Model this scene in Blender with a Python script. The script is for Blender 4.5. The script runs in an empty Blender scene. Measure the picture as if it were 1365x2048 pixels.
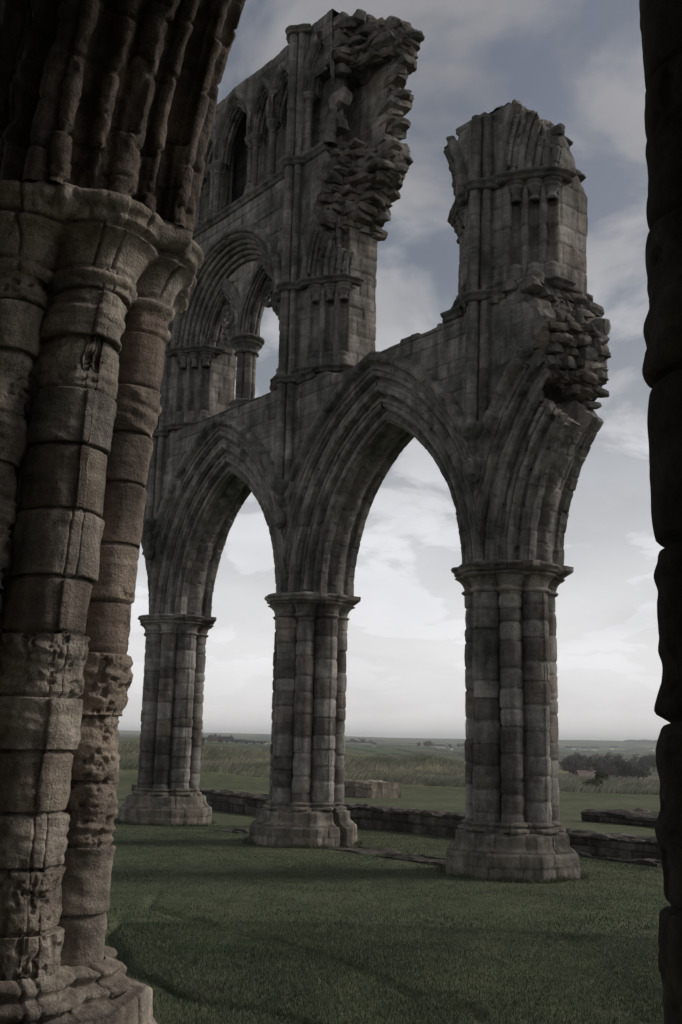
import bpy, math, random
import numpy as np
from mathutils import Vector

# ------------------------------------------------------------------ camera, sky, sun, exposure
sc = bpy.context.scene
COL = sc.collection
EYE = 1.81
FPX, YH, ROLL = 2150.0, 1481.0, math.radians(1.25)
PITCH = math.atan((YH - 1024.0) / FPX)
cam_d = bpy.data.cameras.new('camera')
cam = bpy.data.objects.new('camera', cam_d)
COL.objects.link(cam)
cam_d.sensor_fit = 'VERTICAL'
cam_d.sensor_height = 36.0
cam_d.sensor_width = 24.0
cam_d.lens = 36.0 * FPX / 2048.0
cam_d.clip_start = 0.05
cam_d.clip_end = 30000.0
F = Vector((0, math.cos(PITCH), math.sin(PITCH)))
U0 = Vector((0, -math.sin(PITCH), math.cos(PITCH)))
R0 = Vector((1, 0, 0))
Rv = R0 * math.cos(ROLL) + U0 * math.sin(ROLL)
Uv = U0 * math.cos(ROLL) - R0 * math.sin(ROLL)
from mathutils import Matrix
cam.matrix_world = Matrix(((Rv.x, Uv.x, -F.x, 0), (Rv.y, Uv.y, -F.y, 0), (Rv.z, Uv.z, -F.z, EYE), (0, 0, 0, 1)))
sc.camera = cam
sc.render.engine = 'CYCLES'
sc.render.resolution_x, sc.render.resolution_y = 682, 1024
sc.view_settings.view_transform = 'Standard'
sc.view_settings.look = 'None'
sc.view_settings.exposure = 0.0
sc.view_settings.gamma = 1.0
sc.cycles.max_bounces = 5
sc.cycles.diffuse_bounces = 3
sc.cycles.volume_bounces = 1

SUN_EL, SUN_AZ = math.radians(34), math.radians(78)      # azimuth from +Y towards +X
world = bpy.data.worlds.new('World')
sc.world = world
world.use_nodes = True
wt = world.node_tree
wt.nodes.clear()


def N(t, kind, **kw):
    n = t.nodes.new(kind)
    for k, v in kw.items():
        if k.startswith('i_'):
            n.inputs[k[2:].replace('_', ' ')].default_value = v
        elif k.startswith('n_'):
            n.inputs[int(k[2:])].default_value = v
        else:
            setattr(n, k, v)
    return n


def ramp(t, stops, interp='LINEAR'):
    r = t.nodes.new('ShaderNodeValToRGB')
    r.color_ramp.interpolation = interp
    while len(r.color_ramp.elements) < len(stops):
        r.color_ramp.elements.new(0.5)
    for e, (p, c) in zip(r.color_ramp.elements, stops):
        e.position = p
        e.color = (c[0], c[1], c[2], 1) if hasattr(c, '__len__') else (c, c, c, 1)
    return r


def build_sky():
    L = wt.links.new
    out = N(wt, 'ShaderNodeOutputWorld')
    bg = N(wt, 'ShaderNodeBackground')
    bg.inputs['Strength'].default_value = 0.15
    sky = N(wt, 'ShaderNodeTexSky', sky_type='NISHITA', sun_disc=False, sun_elevation=SUN_EL, sun_rotation=SUN_AZ,
            air_density=1.2, dust_density=2.0, ozone_density=2.0)
    tc = N(wt, 'ShaderNodeTexCoord')
    sep = N(wt, 'ShaderNodeSeparateXYZ')
    L(tc.outputs['Generated'], sep.inputs[0])
    zz = N(wt, 'ShaderNodeMath', operation='MAXIMUM', n_1=0.0)
    L(sep.outputs['Z'], zz.inputs[0])
    zo = N(wt, 'ShaderNodeMath', operation='ADD', n_1=0.30)
    L(zz.outputs[0], zo.inputs[0])
    dx = N(wt, 'ShaderNodeMath', operation='DIVIDE')
    dy = N(wt, 'ShaderNodeMath', operation='DIVIDE')
    L(sep.outputs['X'], dx.inputs[0]); L(zo.outputs[0], dx.inputs[1])
    L(sep.outputs['Y'], dy.inputs[0]); L(zo.outputs[0], dy.inputs[1])
    cmb = N(wt, 'ShaderNodeCombineXYZ')
    L(dx.outputs[0], cmb.inputs[0]); L(dy.outputs[0], cmb.inputs[1])
    n1 = N(wt, 'ShaderNodeTexNoise', i_Scale=3.4, i_Detail=10.0, i_Roughness=0.55, i_Distortion=0.35)
    L(cmb.outputs[0], n1.inputs['Vector'])
    off = N(wt, 'ShaderNodeVectorMath', operation='ADD')
    off.inputs[1].default_value = (7.3, 2.1, 4.4)
    L(cmb.outputs[0], off.inputs[0])
    n2 = N(wt, 'ShaderNodeTexNoise', i_Scale=3.0, i_Detail=8.0, i_Roughness=0.5, i_Distortion=0.3)
    L(off.outputs[0], n2.inputs['Vector'])
    mask = ramp(wt, [(0.41, 0.10), (0.56, 1.0)], 'EASE')
    L(n1.outputs['Fac'], mask.inputs[0])
    # cover thickens towards the horizon, where one looks along the cloud layer
    cov = ramp(wt, [(0.0, 1.0), (0.12, 0.85), (0.26, 0.45), (0.42, 0.0)])
    L(zz.outputs[0], cov.inputs[0])
    mx = N(wt, 'ShaderNodeMath', operation='MAXIMUM')
    L(mask.outputs[0], mx.inputs[0]); L(cov.outputs[0], mx.inputs[1])
    # cloud brightness: thick bellies grey, thin edges brighter, horizon bank brightest
    cel = ramp(wt, [(0.0, (5.6, 5.42, 5.32)), (0.08, (5.95, 5.95, 6.10)), (0.2, (5.0, 5.05, 5.30)), (0.33, (3.25, 3.27, 3.45)), (0.5, (2.38, 2.38, 2.52)), (0.8, (1.75, 1.75, 1.85))])
    L(zz.outputs[0], cel.inputs[0])
    bel = ramp(wt, [(0.32, 0.72), (0.50, 0.95), (0.66, 1.10)])
    L(n2.outputs['Fac'], bel.inputs[0])
    cc = N(wt, 'ShaderNodeMix', data_type='RGBA', blend_type='MULTIPLY')
    calm = ramp(wt, [(0.0, .30), (0.16, .40), (0.34, 1.0)])
    L(zz.outputs[0], calm.inputs[0])
    L(calm.outputs[0], cc.inputs[0])
    L(cel.outputs[0], cc.inputs[6]); L(bel.outputs[0], cc.inputs[7])
    blue = N(wt, 'ShaderNodeMix', data_type='RGBA', blend_type='MULTIPLY')
    blue.inputs[0].default_value = 1.0
    blue.inputs[7].default_value = (0.60, 0.48, 0.395, 1)
    L(sky.outputs[0], blue.inputs[6])
    mix = N(wt, 'ShaderNodeMix', data_type='RGBA')
    L(mx.outputs[0], mix.inputs[0]); L(blue.outputs[2], mix.inputs[6]); L(cc.outputs[2], mix.inputs[7])
    L(mix.outputs[2], bg.inputs[0])
    L(bg.outputs[0], out.inputs[0])


build_sky()
sun_d = bpy.data.lights.new('sun', 'SUN')
sun_d.energy = 1.7
sun_d.angle = math.radians(14)
sun_d.color = (1.0, 0.955, 0.90)
sun = bpy.data.objects.new('sun', sun_d)
COL.objects.link(sun)
sd = Vector((math.sin(SUN_AZ) * math.cos(SUN_EL), math.cos(SUN_AZ) * math.cos(SUN_EL), math.sin(SUN_EL)))
sun.rotation_euler = (-sd).to_track_quat('-Z', 'Y').to_euler()
sun.location = sd * 60

# ------------------------------------------------------------------ numpy helpers
_rs = np.random.RandomState(5)
_perm = _rs.permutation(4096)
_val = _rs.rand(4096) * 2 - 1


def h3(i, j, k):
    return _val[_perm[(_perm[(_perm[i & 4095] + j) & 4095] + k) & 4095]]


def hsh(*a):
    """hash of integer arrays -> 0..1"""
    r = 17
    for q in a:
        r = _perm[(r + np.asarray(q, dtype=np.int64)) & 4095]
    return (_val[r] + 1) / 2


def noise(P, f=1.0, seed=0):
    Q = np.asarray(P) * f + seed * 13.37
    I = np.floor(Q).astype(np.int64)
    T = Q - I
    T = T * T * (3 - 2 * T)
    x, y, z = T[..., 0], T[..., 1], T[..., 2]
    i, j, k = I[..., 0], I[..., 1], I[..., 2]
    r = 0
    for a in (0, 1):
        wa = x if a else 1 - x
        for b in (0, 1):
            wb = y if b else 1 - y
            for c in (0, 1):
                wc = z if c else 1 - z
                r = r + wa * wb * wc * h3(i + a, j + b, k + c)
    return r


def fbm(P, f=1.0, oct=4, seed=0, gain=0.5):
    r, a = 0, 1.0
    for o in range(oct):
        r = r + a * noise(P, f * 2.03 ** o, seed + o * 3)
        a *= gain
    return r


def sstep(x, a, b):
    t = np.clip((x - a) / (b - a), 0, 1)
    return t * t * (3 - 2 * t)


def normals(P, out):
    du = np.gradient(P, axis=0)
    dv = np.gradient(P, axis=1)
    n = np.cross(du, dv)
    n /= np.maximum(np.linalg.norm(n, axis=-1, keepdims=True), 1e-12)
    o = out if isinstance(out, np.ndarray) else np.array(out, float)
    if (n * o).sum(-1).mean() < 0:
        n = -n
    return n


PAL = {
    'far': [(.200, .190, .178), (.172, .164, .154), (.228, .216, .200), (.140, .134, .127), (.205, .182, .158), (.185, .176, .166)],
    'farcol': [(.255, .242, .222), (.215, .204, .188), (.290, .275, .250), (.140, .128, .118), (.225, .185, .152), (.175, .148, .126), (.270, .255, .230)],
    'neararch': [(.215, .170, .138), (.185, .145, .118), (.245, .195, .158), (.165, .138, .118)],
    'ashlar': [(.300, .274, .236), (.260, .240, .210), (.340, .310, .265), (.220, .172, .140), (.280, .260, .232), (.24, .21, .175)],
    'rubble': [(.205, .190, .168), (.250, .200, .155), (.165, .154, .140), (.225, .208, .184), (.190, .155, .125)],
    'near': [(.300, .262, .220), (.255, .215, .178), (.330, .292, .250), (.270, .245, .215)],
    'nearred': [(.225, .178, .146), (.200, .155, .128), (.245, .200, .165), (.265, .228, .190)],
    'dark': [(.075, .068, .062), (.062, .056, .050), (.088, .080, .072)],  # near-black: the right pier's shade is put into the stone colour
    'plinth': [(.180, .168, .146), (.150, .140, .124), (.205, .190, .165)],
    'low': [(.120, .113, .103), (.085, .080, .074), (.165, .155, .140)],
}


def pick(pal, h, h2):
    a = np.array(PAL[pal])
    if pal in ('far', 'ashlar', 'plinth'):
        a = a * .62 + a.mean(0) * .38
    if pal in ('far', 'farcol', 'plinth', 'rubble'):
        a = a * 1.30
    if pal in ('near', 'nearred', 'ashlar'):
        a = a * (1.55 if pal != 'ashlar' else 1.3)
    c = a[np.minimum((h * len(a)).astype(int), len(a) - 1)]
    return c * (0.86 + 0.28 * h2)[..., None]


def courses(b0, b1, ch, rng, jit=.3):
    r = [b0 - ch * rng.rand()]
    while r[-1] < b1 + ch:
        r.append(r[-1] + ch * (1 - jit + 2 * jit * rng.rand()))
    return np.array(r)


def masonry(A, B, ch, bw, seed, rb=None):
    rng = np.random.RandomState(seed)
    if rb is None:
        rb = courses(B.min() - .01, B.max() + .01, ch, rng)
    r = np.clip(np.searchsorted(rb, B, side='right') - 1, 0, len(rb) - 2)
    db = np.minimum(B - rb[r], rb[r + 1] - B)
    if bw is None:
        return r, db, hsh(r, seed), hsh(r, seed + 7, 3)
    w = bw * (.7 + .6 * hsh(r, seed))
    f = (A + 50 + hsh(r, seed + 1) * w) / w
    k = np.floor(f).astype(np.int64)
    jt = lambda kk: .35 * (hsh(kk, r, seed + 2) - .5)
    lo = f < k + jt(k)
    hi = f >= k + 1 + jt(k + 1)
    k = np.where(lo, k - 1, np.where(hi, k + 1, k))
    da = np.minimum(f - (k + jt(k)), k + 1 + jt(k + 1) - f) * w
    return k * 131 + r, np.minimum(da, db), hsh(k, r, seed + 3), hsh(k, r, seed + 4)


def stone(P, A, B, seed=1, ch=.3, bw=.6, groove=.012, gw=.018, off=.012, rough=.01, pal='far', out=(0, -1, 0), rb=None,
          strata=0.0, pits=0.0, rnd=0.0, nf=3.0, fade=None):
    """displace a grid as coursed masonry; returns points and one colour per face"""
    idd, d, h, g = masonry(A, B, ch, bw, seed, rb)
    n = normals(P, out)
    disp = -groove * np.exp(-(d / gw) ** 2) + (h - .5) * 2 * off
    if rnd:
        disp = disp - rnd * np.exp(-d / (gw * 2.2))
    Q = P + 3.1 * h[..., None]
    disp = disp + rough * fbm(Q, nf, 5, seed) * (.5 + g)
    if strata:
        S = Q * np.array([1.3, 1.3, 1.0])
        S = S + .05 * noise(Q, 2.0, 9)[..., None]
        tilt = (h - .5)[..., None] * .5
        S = S.copy()
        S[..., 2:3] += tilt * S[..., 0:1] + tilt * S[..., 1:2]
        S[..., 2] *= 16
        s = noise(S, 1.0, seed) + .6 * noise(S, 2.3, seed + 5)
        disp = disp + strata * s * (.15 + 1.2 * np.clip(g * 1.6 - .3, 0, 1))
    if pits:
        q = noise(Q, 26, seed + 2) + .5 * noise(Q, 60, seed + 3)
        m = sstep(noise(P, 2.2, seed + 8) + (g - .5) * 1.2, .05, .5)
        disp = disp - pits * sstep(q, .1, .75) * m
    if fade is not None:
        disp = disp * fade
    P2 = P + n * disp[..., None]
    hc = h[:-1, :-1]
    gc = g[:-1, :-1]
    col = pick(pal, hc, gc)
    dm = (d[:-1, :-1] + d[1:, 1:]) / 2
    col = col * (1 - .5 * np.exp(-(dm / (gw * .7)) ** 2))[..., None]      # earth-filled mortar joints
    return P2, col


class MB:
    def __init__(s):
        s.v, s.f, s.c, s.n = [], [], [], 0

    def grid(s, P, col, wrap=False):
        M, K = P.shape[:2]
        idx = np.arange(M * K).reshape(M, K) + s.n
        a, b, c, d = idx[:-1, :-1], idx[1:, :-1], idx[1:, 1:], idx[:-1, 1:]
        s.f.append(np.stack([a, b, c, d], -1).reshape(-1, 4))
        if not isinstance(col, np.ndarray) or col.ndim == 1:
            col = np.broadcast_to(np.array(col, float), (M - 1, K - 1, 3))
        s.c.append(col.reshape(-1, 3))
        s.v.append(P.reshape(-1, 3))
        s.n += M * K
        return s

    def poly(s, V, Fs, col):
        Fq = np.array([list(f) + [f[-1]] * (4 - len(f)) if len(f) < 4 else list(f) for f in Fs]) + s.n
        s.f.append(Fq)
        s.c.append(np.broadcast_to(np.array(col, float), (len(Fq), 3)).copy() if np.ndim(col) == 1 else np.array(col))
        s.v.append(np.array(V, float))
        s.n += len(V)
        return s

    def build(s, name, mat, parent=None, smooth=True, warp=None):
        V = np.concatenate(s.v)
        if warp is not None:
            V = warp(V)
        Fq = np.concatenate(s.f)
        C = np.concatenate(s.c)
        tri = Fq[:, 2] == Fq[:, 3]
        lens = np.where(tri, 3, 4)
        starts = np.concatenate([[0], np.cumsum(lens)[:-1]])
        keep = np.ones((len(Fq), 4), bool)
        keep[tri, 3] = False
        loops = Fq[keep]
        me = bpy.data.meshes.new(name)
        me.vertices.add(len(V))
        me.vertices.foreach_set('co', V.astype(np.float32).ravel())
        me.loops.add(len(loops))
        me.loops.foreach_set('vertex_index', loops.astype(np.int32))
        me.polygons.add(len(Fq))
        me.polygons.foreach_set('loop_start', starts.astype(np.int32))
        me.polygons.foreach_set('use_smooth', np.full(len(Fq), smooth))
        me.update(calc_edges=True)
        at = me.attributes.new('tone', 'FLOAT_COLOR', 'FACE')
        at.data.foreach_set('color', np.concatenate([C, np.ones((len(C), 1))], 1).astype(np.float32).ravel())
        me.materials.append(mat)
        o = bpy.data.objects.new(name, me)
        COL.objects.link(o)
        if parent is not None:
            o.parent = parent
        return o


def empty(name, loc, rz=0.0, parent=None):
    o = bpy.data.objects.new(name, None)
    COL.objects.link(o)
    o.location = loc
    o.rotation_euler = (0, 0, rz)
    o.empty_display_size = .3
    if parent:
        o.parent = parent
    return o


def tag(o, label=None, cat=None, group=None, kind=None):
    if label: o['label'] = label
    if cat: o['category'] = cat
    if group: o['group'] = group
    if kind: o['kind'] = kind
    return o


# ------------------------------------------------------------------ materials
def principled(name):
    m = bpy.data.materials.new(name)
    m.use_nodes = True
    t = m.node_tree
    b = t.nodes['Principled BSDF']
    b.inputs['Roughness'].default_value = .95
    b.inputs['Specular IOR Level'].default_value = .2
    return m, t, b


def stone_mat(name, scale=1.0, bump=.6, dist=.02, stain=.45, lichen=.12, strata=.5, satur=1.0):
    m, t, b = principled(name)
    L = t.links.new
    at = N(t, 'ShaderNodeAttribute', attribute_name='tone')
    tc = N(t, 'ShaderNodeTexCoord')
    big = N(t, 'ShaderNodeTexNoise', i_Scale=.9 * scale, i_Detail=6.0, i_Roughness=.6)
    L(tc.outputs['Object'], big.inputs['Vector'])
    mid = N(t, 'ShaderNodeTexNoise', i_Scale=7 * scale, i_Detail=8.0, i_Roughness=.65)
    L(tc.outputs['Object'], mid.inputs['Vector'])
    fine = N(t, 'ShaderNodeTexNoise', i_Scale=45 * scale, i_Detail=6.0, i_Roughness=.7)
    L(tc.outputs['Object'], fine.inputs['Vector'])
    mp = N(t, 'ShaderNodeMapping')
    mp.inputs['Scale'].default_value = (1.6 * scale, 1.6 * scale, 11 * scale)
    L(tc.outputs['Object'], mp.inputs['Vector'])
    st = N(t, 'ShaderNodeTexNoise', i_Scale=1.0, i_Detail=5.0, i_Roughness=.6, i_Distortion=.6)
    L(mp.outputs[0], st.inputs['Vector'])
    mps = N(t, 'ShaderNodeMapping')
    mps.inputs['Scale'].default_value = (5 * scale, 5 * scale, .7 * scale)
    L(tc.outputs['Object'], mps.inputs['Vector'])
    run = N(t, 'ShaderNodeTexNoise', i_Scale=1.0, i_Detail=6.0, i_Roughness=.6)
    L(mps.outputs[0], run.inputs['Vector'])

    def mul(col, fac_socket, lo, hi, p0=.3, p1=.7):
        r = ramp(t, [(p0, lo), (p1, hi)])
        L(fac_socket, r.inputs[0])
        x = N(t, 'ShaderNodeMix', data_type='RGBA', blend_type='MULTIPLY')
        x.inputs[0].default_value = 1
        L(col, x.inputs[6]); L(r.outputs[0], x.inputs[7])
        return x.outputs[2]
    c = mul(at.outputs['Color'], big.outputs['Fac'], (1 - stain,) * 3, (1.15, 1.12, 1.08), .34, .6)
    c = mul(c, run.outputs['Fac'], (1 - stain * .8,) * 3, (1.05,) * 3, .38, .58)
    c = mul(c, mid.outputs['Fac'], (.72, .70, .68), (1.25, 1.24, 1.22))
    c = mul(c, fine.outputs['Fac'], (.75,) * 3, (1.25,) * 3)
    c = mul(c, st.outputs['Fac'], (1 - .3 * strata,) * 3, (1 + .2 * strata,) * 3, .35, .65)
    # black crust in patches that run across the joints
    mpc = N(t, 'ShaderNodeMapping')
    mpc.inputs['Scale'].default_value = (1.5 * scale, 1.5 * scale, .8 * scale)
    mpc.inputs['Location'].default_value = (3.1, 7.7, 1.3)
    L(tc.outputs['Object'], mpc.inputs['Vector'])
    cr = N(t, 'ShaderNodeTexNoise', i_Scale=1.3, i_Detail=9.0, i_Roughness=.68, i_Distortion=.4)
    L(mpc.outputs[0], cr.inputs['Vector'])
    c = mul(c, cr.outputs['Fac'], (1.06,) * 3, (1 - stain * .8,) * 3, .52, .64)
    # lichen and pale crust patches
    li = ramp(t, [(.60, 0.0), (.68, 1.0)])
    L(mid.outputs['Fac'], li.inputs[0])
    lm = N(t, 'ShaderNodeMath', operation='MULTIPLY', n_1=lichen)
    L(li.outputs[0], lm.inputs[0])
    x = N(t, 'ShaderNodeMix', data_type='RGBA')
    x.inputs[7].default_value = (.34, .34, .29, 1)
    L(lm.outputs[0], x.inputs[0]); L(c, x.inputs[6])
    hs = N(t, 'ShaderNodeHueSaturation')
    hs.inputs['Saturation'].default_value = satur
    L(x.outputs[2], hs.inputs['Color'])
    L(hs.outputs[0], b.inputs['Base Color'])
    # bump
    vor = N(t, 'ShaderNodeTexVoronoi', i_Scale=38 * scale)
    L(tc.outputs['Object'], vor.inputs['Vector'])
    vr = ramp(t, [(.0, 0.0), (.35, 1.0)])
    L(vor.outputs['Distance'], vr.inputs[0])
    a1 = N(t, 'ShaderNodeMath', operation='MULTIPLY_ADD', n_1=.7)
    L(mid.outputs['Fac'], a1.inputs[0]); L(fine.outputs['Fac'], a1.inputs[2])
    a2 = N(t, 'ShaderNodeMath', operation='MULTIPLY_ADD', n_1=strata)
    L(st.outputs['Fac'], a2.inputs[0]); L(a1.outputs[0], a2.inputs[2])
    a3 = N(t, 'ShaderNodeMath', operation='MULTIPLY_ADD', n_1=.15)
    L(vr.outputs[0], a3.inputs[0]); L(a2.outputs[0], a3.inputs[2])
    bp = N(t, 'ShaderNodeBump')
    bp.inputs['Strength'].default_value = bump
    bp.inputs['Distance'].default_value = dist
    L(a3.outputs[0], bp.inputs['Height'])
    L(bp.outputs[0], b.inputs['Normal'])
    return m


M_FAR = stone_mat('weathered_sandstone', 1.0, .8, .03, stain=.5, lichen=.16, satur=.62)
M_NEAR = stone_mat('eroded_buff_sandstone', 1.5, 1.0, .026, stain=.45, lichen=.16, strata=.6, satur=.85)
M_DARK = stone_mat('shade_dark_sandstone', 1.6, .5, .010, stain=.3, lichen=.0, strata=.5)  # shaded copy of the near stone, worn with the near-black palette
M_PLINTH = stone_mat('lichened_sandstone', 1.2, .8, .02, stain=.4, lichen=.5)
M_LOW = stone_mat('damp_rubble_stone', 1.0, .9, .03, stain=.5, lichen=.25)


def plain_mat(name, col, rough=.9, nscale=3.0, var=.35, bump=0.0, attr=False):
    m, t, b = principled(name)
    L = t.links.new
    b.inputs['Roughness'].default_value = rough
    tc = N(t, 'ShaderNodeTexCoord')
    n1 = N(t, 'ShaderNodeTexNoise', i_Scale=nscale, i_Detail=6.0, i_Roughness=.6)
    L(tc.outputs['Object'], n1.inputs['Vector'])
    r = ramp(t, [(.3, 1 - var), (.7, 1 + var)])
    L(n1.outputs['Fac'], r.inputs[0])
    x = N(t, 'ShaderNodeMix', data_type='RGBA', blend_type='MULTIPLY')
    x.inputs[0].default_value = 1
    if attr:
        at = N(t, 'ShaderNodeAttribute', attribute_name='tone')
        L(at.outputs['Color'], x.inputs[6])
    else:
        x.inputs[6].default_value = (*col, 1)
    L(r.outputs[0], x.inputs[7])
    L(x.outputs[2], b.inputs['Base Color'])
    if bump:
        bp = N(t, 'ShaderNodeBump')
        bp.inputs['Strength'].default_value = bump
        L(n1.outputs['Fac'], bp.inputs['Height'])
        L(bp.outputs[0], b.inputs['Normal'])
    return m


# ------------------------------------------------------------------ masonry builders (local x = along the wall, local y = -v, z up)
BAY = 4.99
UX = np.array([.6178, -.7864])            # wall direction in the world
ANG = math.atan2(UX[1], UX[0])
C1 = np.array([-.5406, 19.9777])            # middle pier
ZS = 4.40                                   # arcade springing
EA, RI = 1.26, 3.08                         # arch centre beyond mid-bay, intrados radius

SHAFTS = []
for q in range(4):
    a = q * math.pi / 2
    SHAFTS.append((.45 * math.cos(a), .45 * math.sin(a), .205, True, a))
    a += math.pi / 4
    SHAFTS.append((.49 * math.cos(a), .49 * math.sin(a), .152, False, a))


def cluster(th, off=0.0, keel=True):
    d = np.stack([np.cos(th), np.sin(th)], -1)
    best = np.full(th.shape, .40 + off)
    sid = np.full(th.shape, -1)
    for i, (cx, cy, r, major, a) in enumerate(SHAFTS):
        R = r + off
        cd = cx * d[..., 0] + cy * d[..., 1]
        disc = R * R - (cx * cx + cy * cy) + cd * cd
        rr = np.where(disc > 0, cd + np.sqrt(np.maximum(disc, 0)), -1)
        rr = np.where(cd > 0, rr, -1)
        if major and keel:
            da = np.abs((th - a + math.pi) % (2 * math.pi) - math.pi)
            rr = rr + .016 * (1 - sstep(da * .65, .022, .030))
        w = rr > best
        best = np.where(w, rr, best)
        sid = np.where(w, i, sid)
    return best, sid


def pier(parent, cx, cy, res, pal, mat, seed, near=False, warp=None, plinth_mat=None, as_parts=False, red=None, zlo=.68, rnd=.002, joints=None, caps=1.0, sx=1.0, sy=1.0, dy=0.0, var=1.0, prough=.014, hk=.96):
    rng = np.random.RandomState(seed)
    nth = res
    th = np.linspace(0, 2 * math.pi, nth, endpoint=False)
    r0, sid = cluster(th)
    # fill creases to the nearest shaft id
    for _ in range(40):
        bad = sid < 0
        if not bad.any(): break
        sid = np.where(bad, np.roll(sid, 1), sid)
    nz = int(3.40 / (.006 if near else .020))
    z = np.linspace(zlo, 4.06, nz)
    # plinth and base mouldings: the pier's own mesh
    mb = MB()

    def octo(ap, th):
        k = (th + math.pi / 8) % (math.pi / 4) - math.pi / 8
        return ap / np.cos(k)
    prof = [(-.25, 'o', .93), (.0, 'o', .93), (.30, 'o', .92), (.335, 'o', .91), (.40, 'o', .82), (.43, 'o', .80), (.56, 'o', .79), (.585, 'o', .775), (.60, 'o', .72),
            (.605, 'c', .115), (.635, 'c', .125), (.655, 'c', .105), (.665, 'c', .06), (.675, 'c', .045), (.69, 'c', .06), (.705, 'c', .075), (.725, 'c', .065), (.74, 'c', .03), (.75, 'c', .0)]
    pts = []
    t_ = np.linspace(0, 2 * math.pi, (nth if near else nth) + 1)
    zz = []
    rr = []
    for (za, ka, ra), (zb, kb, rb_) in zip(prof[:-1], prof[1:]):
        ns = max(1, int(math.hypot(zb - za, (rb_ - ra) if ka == kb else .12) / (.012 if near else .022)))
        fa = octo(ra, t_) if ka == 'o' else cluster(t_, ra, False)[0]
        fb = octo(rb_, t_) if kb == 'o' else cluster(t_, rb_, False)[0]
        for q in range(ns):
            w = q / ns
            zz.append(za + (zb - za) * w); rr.append(fa * (1 - w) + fb * w)
    zz.append(prof[-1][0]); rr.append(cluster(t_, 0, False)[0])
    zz = np.array(zz); rr = np.array(rr)
    T = np.broadcast_to(t_, rr.shape)
    Z = np.broadcast_to(zz[:, None], rr.shape)
    P = np.stack([cx + rr * np.cos(T), cy + rr * np.sin(T), Z], -1)
    out = np.stack([np.cos(T), np.sin(T), 0 * T], -1)
    P2, c = stone(P, T * .9, Z, seed, rb=np.array([-.6, .0, .17, .36, .585, .9]), bw=.55, groove=.012, gw=.014, off=.008,
                  rough=.007, pal='plinth' if not near else pal, out=out, strata=.003 if near else 0, pits=.008 if near else .004, nf=4)
    if seed == 40:                                   # the middle pier's plinth is split by a wide crack
        ck = np.exp(-((T - math.radians(9) - .03 * np.sin(Z * 9)) / .055) ** 4)[..., None] * sstep(.66 - Z, 0, .06)[..., None]
        P2 = P2 - out * ck * .16
    P2[:, -1] = P2[:, 0]
    mb.grid(P2, c)
    base = mb.build('plinth' if as_parts else 'pier', plinth_mat or mat, parent, warp=warp)
    # shafts
    kids = []
    for i in range(8):
        cols = np.where(sid == i)[0]
        if len(cols) == 0: continue
        # contiguous, allowing for wrap
        if cols[0] == 0 and cols[-1] == nth - 1:
            br = np.where(np.diff(cols) > 1)[0][0] + 1
            cols = np.concatenate([cols[br:], cols[:br] + nth])
        cols = np.concatenate([[cols[0] - 1], cols, [cols[-1] + 1]])
        tt = cols * 2 * math.pi / nth
        r, _ = cluster(tt)
        ccx, ccy, sr, major, a = SHAFTS[i]
        ch = .30 if not near else .285
        rb = courses(zlo - .02, 4.1, ch, rng, .16 if near else .38)
        if joints is not None: rb = joints
        T = np.broadcast_to(tt[None], (nz, len(tt)))
        Z = np.broadcast_to(z[:, None], T.shape)
        k = np.clip(np.searchsorted(rb, z, side='right') - 1, 0, len(rb) - 2)
        sc_ = 1 + (hsh(k, seed + i) - .5) * (.04 if near else .03) * var
        ox = (hsh(k, seed + i, 5) - .5) * (.022 if near else .012) * var
        lx = cx + r[None] * np.cos(T)
        ly = cy + r[None] * np.sin(T)
        px, py = cx + ccx * .6, cy + ccy * .6
        lx = px + (lx - px) * sc_[:, None] + ox[:, None]
        ly = py + (ly - py) * sc_[:, None] + ox[::-1, None] * .5
        if major:
            # the fillet has weathered off some drums
            gone = (hsh(k, seed + i, 9) > (.55 if near else .7))[:, None] * (np.abs((T - a + math.pi) % (2 * math.pi) - math.pi) < .05)
            lx = lx - gone * .016 * np.cos(T); ly = ly - gone * .016 * np.sin(T)
        lx = cx + (lx - cx) * sx; ly = cy + (ly - cy) * sy + dy
        P = np.stack([lx, ly, Z], -1)
        out = np.stack([np.cos(T), np.sin(T), 0 * T], -1)
        pl = pal
        if red is not None and i in red: pl = 'nearred'
        if near:
            P2, c = stone(P, T, Z, seed + i * 11, rb=rb, bw=None, groove=.030 if var == 1 else .016, gw=.007, off=.005 * var, rough=prough * 1.25, pal=pl, out=out,
                          strata=.015 if var == 1 else .006, pits=.026 if var == 1 else .008, rnd=rnd, nf=4.5)
        else:
            P2, c = stone(P, T, Z, seed + i * 11, rb=rb, bw=None, groove=.012, gw=.016, off=.004, rough=.006, pal=pl, out=out,
                          strata=.002, rnd=.008, nf=6)
        o = MB().grid(P2, c).build('shaft', mat, parent if as_parts else base, warp=warp)
        kids.append(o)
    # capital
    prof = [(3.98, .0), (4.00, .03), (4.02, .042), (4.04, .03), (4.055, .008), (4.10, .012), (4.15, .03), (4.20, .07), (4.225, .115), (4.235, .135),
            (4.25, .105), (4.265, .10), (4.28, .125), (4.295, .145), (4.315, .14), (4.33, .15), (4.35, .18), (4.375, .19), (4.395, .175), (4.402, .12), (4.404, -.1), (4.405, -.36)]
    prof = [(a, b * caps) for a, b in prof]
    zz, rr = [], []
    for (za, ra), (zb, rb_) in zip(prof[:-1], prof[1:]):
        ns = max(1, int(math.hypot(zb - za, rb_ - ra) / (.010 if near else .018)))
        fa, fb = cluster(t_, ra, False)[0], cluster(t_, rb_, False)[0]
        for q in range(ns):
            w = q / ns
            zz.append(za + (zb - za) * w); rr.append(fa * (1 - w) + fb * w)
    zz = np.array(zz); rr = np.array(rr)
    T = np.broadcast_to(t_, rr.shape)
    Z = np.broadcast_to(zz[:, None], rr.shape)
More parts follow.
